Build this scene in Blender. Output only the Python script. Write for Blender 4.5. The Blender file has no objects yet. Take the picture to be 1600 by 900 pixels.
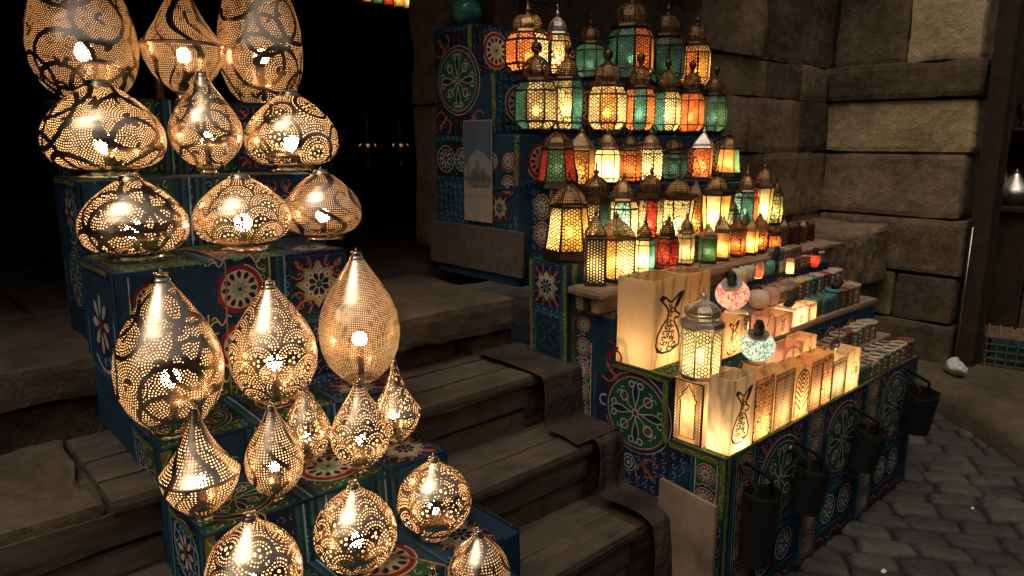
import bpy, math, random
import numpy as np
from mathutils import Vector, Matrix
random.seed(7); rng = np.random.default_rng(7)
PI = math.pi; TAU = 2*PI
S = bpy.context.scene; COL = S.collection

# ------------------------------------------------------------------ camera
FPX = 1120.0; pitch = math.atan(230/FPX); az = math.radians(47.6)
fw = Vector((math.cos(az)*math.cos(pitch), math.sin(az)*math.cos(pitch), -math.sin(pitch)))
cam = bpy.data.cameras.new('camera'); co = bpy.data.objects.new('camera', cam); COL.objects.link(co)
co.location = (0, 0, 1.8); co.rotation_euler = fw.to_track_quat('-Z', 'Y').to_euler()
cam.sensor_width = 36; cam.lens = FPX/1600*36; cam.clip_start = .05; cam.clip_end = 200
S.camera = co
# ------------------------------------------------------------------ world, sun, exposure
SUN_EL, SUN_AZ = math.radians(62), math.radians(200)     # soft light falling down the alley
w = bpy.data.worlds.new('World'); S.world = w; w.use_nodes = True
nt = w.node_tree; nt.nodes.clear()
wo = nt.nodes.new('ShaderNodeOutputWorld'); bg = nt.nodes.new('ShaderNodeBackground')
sky = nt.nodes.new('ShaderNodeTexSky'); sky.sky_type = 'NISHITA'; sky.sun_disc = False
sky.sun_elevation = SUN_EL; sky.sun_rotation = math.radians(90)-SUN_AZ; sky.dust_density = 6; sky.ozone_density = .5
hs = nt.nodes.new('ShaderNodeHueSaturation'); hs.inputs['Saturation'].default_value = .35
tn = nt.nodes.new('ShaderNodeMix'); tn.data_type = 'RGBA'; tn.blend_type = 'MULTIPLY'; tn.inputs['Factor'].default_value = 1; tn.inputs['B'].default_value = (1, .91, .80, 1)
nt.links.new(sky.outputs[0], hs.inputs['Color']); nt.links.new(hs.outputs[0], tn.inputs['A']); nt.links.new(tn.outputs['Result'], bg.inputs[0])
bg.inputs[1].default_value = .06; nt.links.new(bg.outputs[0], wo.inputs[0])
sl = bpy.data.lights.new('sun', 'SUN'); sl.energy = .8; sl.angle = math.radians(35); sl.color = (1, .86, .70)
so = bpy.data.objects.new('sun', sl); COL.objects.link(so)
sd = Vector((math.cos(SUN_AZ)*math.cos(SUN_EL), math.sin(SUN_AZ)*math.cos(SUN_EL), math.sin(SUN_EL)))
so.rotation_euler = sd.to_track_quat('Z', 'Y').to_euler(); so.location = (0, -2, 6)
S.view_settings.view_transform = 'Standard'; S.view_settings.look = 'None'
S.view_settings.exposure = -0.1; S.view_settings.gamma = 1; S.view_settings.use_curve_mapping = False
LAMP = 1.0     # overall strength of the lit bulbs
cy = S.cycles
cy.use_denoising = True; cy.max_bounces = 7; cy.diffuse_bounces = 3; cy.glossy_bounces = 3
cy.transmission_bounces = 4; cy.transparent_max_bounces = 12; cy.sample_clamp_indirect = 6; cy.caustics_reflective = False
cy.caustics_refractive = False

# ------------------------------------------------------------------ node helper
class NX:
    """a tiny expression language over shader math nodes"""
    def __init__(s, t, k): s.t, s.k = t, k
    def _m(s, op, *a, clamp=False):
        n = s.t.nodes.new('ShaderNodeMath'); n.operation = op; n.use_clamp = clamp
        for i, v in enumerate((s,)+a):
            if isinstance(v, NX): s.t.links.new(v.k, n.inputs[i])
            else: n.inputs[i].default_value = v
        return NX(s.t, n.outputs[0])
    def __add__(s, o): return s._m('ADD', o)
    __radd__ = __add__
    def __mul__(s, o): return s._m('MULTIPLY', o)
    __rmul__ = __mul__
    def __sub__(s, o): return s._m('SUBTRACT', o)
    def __truediv__(s, o): return s._m('DIVIDE', o)
    def lt(s, o): return s._m('LESS_THAN', o)
    def gt(s, o): return s._m('GREATER_THAN', o)
    def mx(s, o): return s._m('MAXIMUM', o)
    def mn(s, o): return s._m('MINIMUM', o)
    def fr(s): return s._m('FRACT')
    def fl(s): return s._m('FLOOR')
    def ab(s): return s._m('ABSOLUTE')
    def cl(s): return s._m('ADD', 0.0, clamp=True)
class MT:
    def __init__(s, name):
        s.m = bpy.data.materials.new(name); s.m.use_nodes = True; s.t = s.m.node_tree; s.t.nodes.clear()
        s.out = s.t.nodes.new('ShaderNodeOutputMaterial')
    def n(s, typ, **kw):
        nd = s.t.nodes.new(typ)
        for k, v in kw.items():
            if hasattr(nd, k) and k not in ('Scale',): setattr(nd, k, v)
        return nd
    def l(s, a, b): s.t.links.new(a.k if isinstance(a, NX) else a, b)
    def coord(s, kind='Object'): return s.n('ShaderNodeTexCoord').outputs[kind]
    def noise(s, vec, scale, detail=4, rough=.6):
        nd = s.n('ShaderNodeTexNoise'); s.l(vec, nd.inputs['Vector'])
        nd.inputs['Scale'].default_value = scale; nd.inputs['Detail'].default_value = detail; nd.inputs['Roughness'].default_value = rough
        return nd.outputs['Fac']
    def ramp(s, fac, stops):
        nd = s.n('ShaderNodeValToRGB'); s.l(fac, nd.inputs[0]); r = nd.color_ramp
        while len(r.elements) < len(stops): r.elements.new(.5)
        for e, (p, c) in zip(r.elements, stops): e.position = p; e.color = tuple(c)+(1,) if len(c) == 3 else c
        return nd.outputs[0]
    def bump(s, h, strength, dist=.01):
        nd = s.n('ShaderNodeBump'); s.l(h, nd.inputs['Height']); nd.inputs['Strength'].default_value = strength
        nd.inputs['Distance'].default_value = dist; return nd.outputs[0]
    def uv(s, name):
        nd = s.n('ShaderNodeUVMap'); nd.uv_map = name; sp = s.n('ShaderNodeSeparateXYZ'); s.l(nd.outputs[0], sp.inputs[0])
        return NX(s.t, sp.outputs[0]), NX(s.t, sp.outputs[1])
    def mix(s, f, a, b):
        nd = s.n('ShaderNodeMixShader')
        if isinstance(f, (int, float)): nd.inputs[0].default_value = f
        else: s.l(f, nd.inputs[0])
        s.l(a, nd.inputs[1]); s.l(b, nd.inputs[2]); return nd.outputs[0]
    def princ(s, color=None, rough=.6, metal=0, spec=.5, normal=None):
        p = s.n('ShaderNodeBsdfPrincipled')
        if color is not None:
            if isinstance(color, tuple): p.inputs['Base Color'].default_value = color+(1,)
            else: s.l(color, p.inputs['Base Color'])
        if isinstance(rough, (int, float)): p.inputs['Roughness'].default_value = rough
        else: s.l(rough, p.inputs['Roughness'])
        p.inputs['Metallic'].default_value = metal; p.inputs['Specular IOR Level'].default_value = spec
        if normal is not None: s.l(normal, p.inputs['Normal'])
        return p.outputs[0]
    def done(s, sh): s.l(sh, s.out.inputs['Surface']); return s.m
def c3(c, f): return tuple(min(1, x*f) for x in c)
def simple(name, col, rough=.7, metal=0, var=.35, scale=12, bump=.3, bscale=60, spec=.4, bdist=.004):
    m = MT(name); v = m.coord(); a = m.noise(v, scale, 5)
    c = m.ramp(a, [(.3, c3(col, 1-var)), (.7, c3(col, 1+var))])
    return m.done(m.princ(c, rough, metal, spec, m.bump(m.noise(v, bscale, 4), bump, bdist)))
def stone_mat(name, cols, sc=1.0, bump=.9):
    m = MT(name); v = m.coord('Object')
    a = m.noise(v, 1.3*sc, 6, .65); b = m.noise(v, 14*sc, 6, .7); d = m.noise(v, 60*sc, 4, .7)
    mx = NX(m.t, a)*.65 + NX(m.t, b)*.35
    col = m.ramp(mx, [(.30, cols[0]), (.45, cols[1]), (.56, cols[2]), (.7, cols[3])])
    h = NX(m.t, b)*.7 + NX(m.t, d)*.35 + NX(m.t, a)*.4
    return m.done(m.princ(col, .92, 0, .2, m.bump(h, bump, .04)))
def wood_mat(name, dark, light, sc=1.0, rough=.75):
    m = MT(name); mp = m.n('ShaderNodeMapping'); m.l(m.coord(), mp.inputs[0]); mp.inputs['Scale'].default_value = (1.2*sc, 16*sc, 16*sc)
    a = m.noise(mp.outputs[0], 3, 8, .65); b = m.noise(m.coord(), 2.3*sc, 4, .6)
    d_ = m.noise(m.coord(), 5.5*sc, 6, .75); mx = NX(m.t, a)*.42+NX(m.t, b)*.22+NX(m.t, d_)*.36
    return m.done(m.princ(m.ramp(mx, [(.36, dark), (.50, c3(light, .62)), (.64, light)]), rough, 0, .25, m.bump(a, .5, .006)))
def dots(m, k=.34):
    """holes laid out in rings: UV1 = (ring coordinate, turn), UV2 = (holes per ring or 0, distance inside the band)"""
    s, a = m.uv('UVMap'); nz, band = m.uv('Band')
    ring = s.fl()+.5; n1 = (ring*TAU+.5).fl(); use = nz.gt(.5)
    n = nz*use + n1*(use*-1+1)
    fx = s.fr()-.5; fy = (a*n).fr()-.5
    d2 = fx*fx+fy*fy
    return d2.lt(k*k)*band.gt(0)
def pierced(name, col, rough, k=.34, inner=(.85, .62, .33)):
    m = MT(name); hole = dots(m, k)
    v = m.coord(); nb = m.bump(m.noise(v, 55, 3), .12, .004)
    tint = m.ramp(m.noise(v, 7, 4), [(.3, c3(col, .72)), (.7, c3(col, 1.1))])
    outer = m.princ(tint, rough, 1, .5, nb)
    ins = m.princ(inner, .6, .1, .3)
    geo = m.n('ShaderNodeNewGeometry')
    solid = m.mix(geo.outputs['Backfacing'], outer, ins)
    tr = m.n('ShaderNodeBsdfTransparent')
    return m.done(m.mix(hole, solid, tr.outputs[0]))
def lattice(m, P, kind, lw=.13):
    """fraction of black filigree, 1 = metal, from UVs in metres"""
    u, v = m.uv('UVMap'); u = u*(1/P); v = v*(1/P)
    if kind == 'hex':
        f = None
        for an in (0, 60, 120):
            t = ((u*math.cos(math.radians(an))+v*math.sin(math.radians(an)))*1.0).fr()-.5
            e = t.ab(); f = e if f is None else f.mn(e)
        line = f.lt(lw)
        cu = (u*.25).fr()-.5; cv = (v*.29).fr()-.5; r = cu*cu+cv*cv
        ring = (r-.045).ab().lt(.012)
        eye = r.lt(.018)
        return (line.mx(ring))*(eye*-1+1)
    if kind == 'floral':
        tv = m.n('ShaderNodeTexVoronoi'); tv.feature = 'DISTANCE_TO_EDGE'; tv.inputs['Scale'].default_value = 1/(P*1.6)
        uvn = m.n('ShaderNodeUVMap'); uvn.uv_map = 'UVMap'; m.l(uvn.outputs[0], tv.inputs['Vector'])
        return NX(m.t, tv.outputs['Distance']).lt(.09)
    if kind == 'scroll':
        nn = m.n('ShaderNodeTexNoise'); nn.inputs['Scale'].default_value = .7/P; nn.inputs['Detail'].default_value = 0
        uvn = m.n('ShaderNodeUVMap'); uvn.uv_map = 'UVMap'; m.l(uvn.outputs[0], nn.inputs['Vector'])
        return ((NX(m.t, nn.outputs['Fac'])*9).fr()-.5).ab().lt(.17)
    if kind == 'mesh':
        fx = (u*.7).fr()-.5; fy = ((v*.7)+(u*.7).fl()*.5).fr()-.5
        return (fx*fx+fy*fy).gt(.085)
    return NX(m.t, m.n('ShaderNodeValue').outputs[0])*0
def glass(name, col, kind='hex', P=.006, clear=.10, veins=.6):
    m = MT(name); mp = m.n('ShaderNodeTexCoord').outputs['Object']
    nn = m.noise(mp, 13, 4, .6)
    c = m.ramp(nn, [(.3, c3(col, 1-veins)), (.65, c3(col, 1+veins))])
    tl = m.n('ShaderNodeBsdfTranslucent'); m.l(c, tl.inputs[0])
    df = m.princ(c, .25, 0, .5)
    tr = m.n('ShaderNodeBsdfTransparent'); tr.inputs[0].default_value = tuple(col)+(1,)
    g = m.mix(.22, m.mix(clear, tl.outputs[0], tr.outputs[0]), df)
    if kind == 'none': return m.done(g)
    blk = m.princ((.035, .025, .018), .4, .7)
    return m.done(m.mix(lattice(m, P, kind), g, blk))
def alabaster(name, col, clear=.0, kind='none', P=.008, k2=.3):
    m = MT(name); mp = m.n('ShaderNodeMapping'); m.l(m.coord('Object'), mp.inputs[0]); mp.inputs['Scale'].default_value = (1, 1, .35)
    w = m.n('ShaderNodeTexWave'); m.l(mp.outputs[0], w.inputs['Vector']); w.inputs['Scale'].default_value = 3.2
    w.inputs['Distortion'].default_value = 9; w.inputs['Detail'].default_value = 4; w.inputs['Detail Scale'].default_value = 2.2
    c = m.ramp(w.outputs['Fac'], [(.0, c3(col, .62)), (.22, col), (.8, c3(col, 1.08))])
    tl = m.n('ShaderNodeBsdfTranslucent'); m.l(c, tl.inputs[0])
    tr = m.n('ShaderNodeBsdfTransparent')
    g = m.mix(k2, m.mix(clear, tl.outputs[0], tr.outputs[0]), m.princ(c, .35, 0, .5))
    if kind == 'none': return m.done(g)
    return m.done(m.mix(lattice(m, P, kind), g, m.princ((.02, .015, .012), .5)))
def emit(name, col, st):
    m = MT(name); e = m.n('ShaderNodeEmission'); e.inputs[0].default_value = tuple(col)+(1,); e.inputs[1].default_value = st*LAMP
    return m.done(e.outputs[0])

# ------------------------------------------------------------------ mesh helpers
class MB:
    def __init__(s): s.v = []; s.f = []; s.m = []; s.uv = []; s.sm = []
    def add(s, vs, fs, mat=0, uvs=None, smooth=False):
        b = len(s.v); s.v += [tuple(p) for p in vs]
        for i, f in enumerate(fs):
            s.f.append([b+j for j in f]); s.m.append(mat); s.sm.append(smooth)
            s.uv.append(uvs[i] if uvs else [(0, 0)]*len(f))
    def box(s, x0, x1, y0, y1, z0, z1, mat=0, bev=0, rot=0, c=None):
        if bev:
            e = bev; V = []; 
            for z, q in ((z0, e), (z0+e, 0), (z1-e, 0), (z1, e)):
                V += [(x0+q+0, y0+q, z), (x1-q, y0+q, z), (x1-q, y1-q, z), (x0+q, y1-q, z)]
            F = [(3, 2, 1, 0), (12, 13, 14, 15)]
            for k in range(3):
                for i in range(4):
                    j = (i+1) % 4; F.append((k*4+i, k*4+j, k*4+4+j, k*4+4+i))
        else:
            V = [(x0, y0, z0), (x1, y0, z0), (x1, y1, z0), (x0, y1, z0), (x0, y0, z1), (x1, y0, z1), (x1, y1, z1), (x0, y1, z1)]
            F = [(3, 2, 1, 0), (4, 5, 6, 7), (0, 1, 5, 4), (1, 2, 6, 5), (2, 3, 7, 6), (3, 0, 4, 7)]
        if rot:
            cx, cy_ = c or ((x0+x1)/2, (y0+y1)/2); ca, sa = math.cos(rot), math.sin(rot)
            V = [(cx+(x-cx)*ca-(y-cy_)*sa, cy_+(x-cx)*sa+(y-cy_)*ca, z) for x, y, z in V]
        U = []
        for f in F:
            P = [Vector(V[i]) for i in f]; nn = (P[1]-P[0]).cross(P[2]-P[0])
            if abs(nn.z) > max(abs(nn.x), abs(nn.y)): U.append([(p.x, p.y) for p in P])
            elif abs(nn.x) > abs(nn.y): U.append([(p.y, p.z) for p in P])
            else: U.append([(p.x, p.z) for p in P])
        s.add(V, F, mat, U); return s
    def ngon(s, prof, n, rot=0, mat=0, cap=(0, 0), smooth=False, uvs=True, sq=1.0):
        """rings of an n-sided tapering prism; prof = [(z, r), ...]"""
        V = []; F = []; U = []
        for z, r in prof:
            for i in range(n):
                a = rot+TAU*i/n; V.append((r*math.cos(a), r*math.sin(a)*sq, z))
        for k in range(len(prof)-1):
            for i in range(n):
                j = (i+1) % n; F.append((k*n+i, k*n+j, k*n+n+j, k*n+n+i))
                w0 = prof[k][1]*math.sin(PI/n); w1 = prof[k+1][1]*math.sin(PI/n); z0, z1 = prof[k][0], prof[k+1][0]
                U.append([(-w0+i, z0), (w0+i, z0), (w1+i, z1), (-w1+i, z1)])
        if cap[0]: F.append(tuple(range(n))[::-1]); U.append([V[i][:2] for i in range(n)][::-1])
        if cap[1]: b = (len(prof)-1)*n; F.append(tuple(b+i for i in range(n))); U.append([V[b+i][:2] for i in range(n)])
        s.add(V, F, mat, U, smooth); return s
    def tube(s, pts, r, n=6, mat=0, closed=False, cap=True, smooth=True):
        pts = [Vector(p) for p in pts]; N = len(pts); V = []; F = []
        rr = r if isinstance(r, (list, tuple)) else [r]*N
        prev = None
        for i, p in enumerate(pts):
            a = pts[(i-1) % N] if (closed or i > 0) else p; b = pts[(i+1) % N] if (closed or i < N-1) else p
            t = (b-a).normalized() if (b-a).length > 1e-9 else Vector((0, 0, 1))
            if prev is None:
                q = Vector((0, 0, 1)) if abs(t.z) < .9 else Vector((1, 0, 0)); x = t.cross(q).normalized()
            else:
                x = (prev-t*prev.dot(t)); x = x.normalized() if x.length > 1e-6 else t.orthogonal().normalized()
            prev = x; y = t.cross(x)
            for k in range(n):
                g = TAU*k/n; V.append(p+(x*math.cos(g)+y*math.sin(g))*rr[i])
        for i in range(N if closed else N-1):
            for k in range(n):
                i2 = (i+1) % N; F.append((i*n+k, i*n+(k+1) % n, i2*n+(k+1) % n, i2*n+k))
        if cap and not closed: F.append(tuple(range(n))[::-1]); F.append(tuple((N-1)*n+k for k in range(n)))
        s.add(V, F, mat, None, smooth); return s
    def xf(s, M):
        s.v = [tuple(M @ Vector(p)) for p in s.v]; return s
    def build(s, name, mats, parent=None, loc=None, rotz=0):
        me = bpy.data.meshes.new(name); me.from_pydata(s.v, [], s.f)
        for m_ in (mats if isinstance(mats, (list, tuple)) else [mats]): me.materials.append(m_)
        me.polygons.foreach_set('material_index', s.m); me.polygons.foreach_set('use_smooth', s.sm)
        ul = me.uv_layers.new(name='UVMap'); ul.data.foreach_set('uv', [c for f in s.uv for p in f for c in p])
        me.update()
        o = bpy.data.objects.new(name, me); COL.objects.link(o)
        if parent: o.parent = parent
        if loc: o.location = loc
        if rotz: o.rotation_euler.z = rotz
        return o
def tag(o, label=None, cat=None, group=None, kind=None):
    if label: o['label'] = label
    if cat: o['category'] = cat
    if group: o['group'] = group
    if kind: o['kind'] = kind
    return o
def thing(name, label, cat, loc, rotz=0, group=None):
    o = bpy.data.objects.new(name, None); COL.objects.link(o); o.location = loc; o.rotation_euler = (0, 0, rotz)
    o.empty_display_size = .05
    return tag(o, label, cat, group)
def npmesh(name, V, Q, mats, parent=None, smooth=True, uvs=None):
    """fast mesh: V (n,3) array, Q (m,4) array, uvs {name: (m*4,2)}"""
    me = bpy.data.meshes.new(name); me.vertices.add(len(V)); me.vertices.foreach_set('co', np.asarray(V, np.float32).ravel())
    me.loops.add(Q.size); me.loops.foreach_set('vertex_index', Q.astype(np.int32).ravel())
    me.polygons.add(len(Q)); me.polygons.foreach_set('loop_start', np.arange(0, Q.size, 4, dtype=np.int32))
    me.polygons.foreach_set('use_smooth', np.full(len(Q), smooth))
    for m_ in (mats if isinstance(mats, (list, tuple)) else [mats]): me.materials.append(m_)
    for k, a in (uvs or {'UVMap': np.zeros((Q.size, 2))}).items():
        ul = me.uv_layers.new(name=k); ul.data.foreach_set('uv', np.asarray(a, np.float32).ravel())
    me.update(calc_edges=True); me.validate()
    o = bpy.data.objects.new(name, me); COL.objects.link(o)
    if parent: o.parent = parent
    return o
_gr = rng.random((64, 64, 64)).astype(np.float32)
def vnoise(P, sc, seed=0):
    p = np.asarray(P)*sc+seed*7.31+100; i = np.floor(p).astype(int); f = p-i; f = f*f*(3-2*f); r = 0
    for dx in (0, 1):
        for dy in (0, 1):
            for dz in (0, 1):
                wgt = (f[..., 0] if dx else 1-f[..., 0])*(f[..., 1] if dy else 1-f[..., 1])*(f[..., 2] if dz else 1-f[..., 2])
                r = r+wgt*_gr[(i[..., 0]+dx) % 64, (i[..., 1]+dy) % 64, (i[..., 2]+dz) % 64]
    return r-.5
def fbm(P, sc, o=4, seed=0): return sum(vnoise(P, sc*2**k, seed+k)*.5**k for k in range(o))
def rough_blocks(blocks, step=.035, rad=.02, amp=.012, seed=0):
    """rounded, eroded stone blocks as one quad mesh; blocks = [(x0,x1,y0,y1,z0,z1), ...]"""
    VV = []; QQ = []; base = 0
    for bi, (x0, x1, y0, y1, z0, z1) in enumerate(blocks):
        lo = np.array((x0, y0, z0)); hi = np.array((x1, y1, z1)); n = np.maximum(2, np.ceil((hi-lo)/step).astype(int))
        for ax in range(3):
            u, v = (ax+1) % 3, (ax+2) % 3
            for sgn in (0, 1):
                gu = np.linspace(lo[u], hi[u], n[u]+1); gv = np.linspace(lo[v], hi[v], n[v]+1)
                A, B = np.meshgrid(gu, gv, indexing='ij'); P = np.zeros(A.shape+(3,)); P[..., u] = A; P[..., v] = B; P[..., ax] = hi[ax] if sgn else lo[ax]
                r = min(rad, .45*float((hi-lo).min())); inner = np.clip(P, lo+r, hi-r); d = P-inner; L = np.linalg.norm(d, axis=-1, keepdims=True)
                nn = d/np.maximum(L, 1e-9); P = inner+nn*r
                P = P+nn*(fbm(P, 4, 4, seed)[..., None]*amp*2.2+fbm(P, 25, 2, seed+3)[..., None]*amp*.5+vnoise(P*0+[bi*3.7, bi, 0], 1)[..., None]*amp)
                idx = base+np.arange(A.size).reshape(A.shape)
                q = np.stack([idx[:-1, :-1], idx[1:, :-1], idx[1:, 1:], idx[:-1, 1:]], -1).reshape(-1, 4)
                if not sgn: q = q[:, ::-1]
                VV.append(P.reshape(-1, 3)); QQ.append(q); base += A.size
    return np.concatenate(VV), np.concatenate(QQ)

# ------------------------------------------------------------------ materials
M = {}
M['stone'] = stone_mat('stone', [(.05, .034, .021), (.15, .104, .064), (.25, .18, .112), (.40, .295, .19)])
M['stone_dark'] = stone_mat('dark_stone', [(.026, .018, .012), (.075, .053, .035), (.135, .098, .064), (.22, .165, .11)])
M['plaster'] = stone_mat('pale_stone', [(.20, .145, .08), (.36, .27, .15), (.50, .38, .22), (.6, .47, .29)])
M['step_stone'] = stone_mat('step_stone', [(.04, .031, .022), (.09, .068, .047), (.13, .10, .07), (.18, .14, .10)], 1.4, .6)
M['cobble'] = stone_mat('cobble', [(.03, .028, .025), (.065, .06, .053), (.10, .093, .083), (.15, .14, .125)], 2.2, .8)
M['wood'] = wood_mat('weathered_wood', (.038, .029, .022), (.135, .105, .080))
M['wood_dark'] = wood_mat('dark_wood', (.012, .008, .005), (.05, .032, .018))
M['wood_pale'] = wood_mat('pale_wood', (.16, .105, .065), (.38, .27, .18), .8)
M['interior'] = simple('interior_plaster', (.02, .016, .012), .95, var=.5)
M['drape'] = simple('brown_drape', (.050, .038, .031), .95, var=.5, scale=5, bump=.8, bscale=14, spec=.1, bdist=.03)
M['rubber'] = simple('black_rubber', (.005, .0048, .0045), .85, var=.4, scale=9, bump=.5, bscale=40, spec=.3)
M['plastic'] = simple('black_plastic', (.012, .011, .011), .4)
M['cable'] = simple('cable', (.22, .13, .07), .5)
M['iron'] = simple('blackened_iron', (.05, .036, .024), .42, .85, bump=.3)
M['old_brass'] = simple('old_brass', (.24, .16, .085), .38, 1, var=.5, scale=25, bump=.5, bscale=90)
M['dull_brass'] = simple('dull_brass', (.085, .055, .03), .42, 1, var=.5, scale=25, bump=.5, bscale=90)
M['tin'] = simple('tin', (.62, .58, .52), .36, 1, var=.35, scale=30, bump=.4, bscale=90)
M['lamp_metal'] = simple('polished_brass', (.80, .69, .52), .2, 1, var=.15, scale=20, bump=.1)
M['holes'] = pierced('pierced_brass', (.80, .65, .49), .25, .255, (.88, .72, .52))
M['holes_fine'] = pierced('finely_pierced_brass', (.80, .66, .51), .26, .23, (.88, .72, .52))
M['hood'] = pierced('pierced_hood', (.30, .20, .11), .4, .33, (.4, .26, .13))
M['hood_dark'] = pierced('pierced_dark_hood', (.13, .085, .045), .4, .32, (.4, .26, .14))
M['hood_tin'] = pierced('pierced_tin_hood', (.45, .42, .37), .33, .3, (.5, .42, .3))
M['warm'] = emit('warm_bulb', (1, .63, .35), 84); M['warm_lo'] = emit('warm_bulb_dim', (1, .63, .35), 38)
M['lan_hi'] = emit('lantern_bulb_bright', (1, .65, .34), 170); M['lan'] = emit('lantern_bulb', (1, .61, .31), 90); M['lan_lo'] = emit('lantern_bulb_dim', (1, .61, .31), 35)
M['box_bulb'] = emit('box_bulb', (1, .61, .27), 115); M['globe_bulb'] = emit('globe_bulb', (1, .8, .55), 38)
GC = {'cream': (.90, .62, .33), 'amber': (.85, .38, .10), 'orange': (.72, .21, .07), 'red': (.48, .06, .04), 'teal': (.055, .20, .19), 'green': (.10, .25, .13), 'aqua': (.26, .58, .50), 'lime': (.55, .70, .30)}
_g = {}
def G(c, kind='hex'):
    if (c, kind) not in _g: _g[c, kind] = glass(f'{c}_glass_{kind}', GC[c], kind, {'hex': .0125, 'floral': .0105, 'scroll': .0105, 'mesh': .009}.get(kind, .008))
    return _g[c, kind]
AL = {'cream': (.86, .70, .47), 'honey': (.86, .62, .36), 'pink': (.78, .50, .36), 'white': (.84, .76, .62)}
_a = {}
def A(c, kind='none'):
    if (c, kind) not in _a: _a[c, kind] = alabaster(f'{c}_alabaster_{kind}', AL[c], kind=kind)
    return _a[c, kind]
M['inside_shade'] = simple('cup_inside_shade', (.06, .042, .028), .8)  # dark brown paints in the shade inside the candle cups
POTC = {'cream': (.60, .48, .32), 'brown': (.36, .23, .15), 'red': (.32, .10, .065), 'teal': (.10, .29, .25), 'pink': (.48, .26, .20), 'grey': (.33, .29, .23)}
for k, c in POTC.items():
    M['pot_'+k] = simple('stone_'+k, c, .5, var=.25, scale=30, bump=.15)
    m = MT('latticed_'+k); M['lat_'+k] = m.done(m.mix(lattice(m, .012, 'hex', .2), m.princ(c3(c, .9), .6), m.princ((.012, .010, .009), .5)))
CC = {'navy': (.009, .014, .042), 'blue': (.010, .036, .072), 'teal': (.014, .075, .082), 'green': (.014, .062, .028), 'red': (.20, .016, .013), 'orange': (.34, .075, .028),
      'yellow': (.30, .25, .05), 'cream': (.44, .38, .27), 'white': (.38, .38, .34), 'sky': (.13, .30, .36), 'olive': (.085, .11, .025), 'black': (.006, .006, .012)}
CN = list(CC)
def cloth_mat(name, col):
    m = MT(name); v = m.coord(); a = m.noise(v, 6, 6, .7); b = m.noise(v, 260, 2); g = m.noise(v, 3.2, 3, .5)
    c = m.ramp(NX(m.t, a)*.7+NX(m.t, b)*.3, [(.3, c3(col, .55)), (.52, col), (.72, c3(col, 1.35))])
    return m.done(m.princ(c, .88, 0, .2, m.bump(NX(m.t, g)*1.0+NX(m.t, a)*.25+NX(m.t, b)*.02, .7, .06)))
FAB = [cloth_mat('cloth_'+k, CC[k]) for k in CN]

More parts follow.
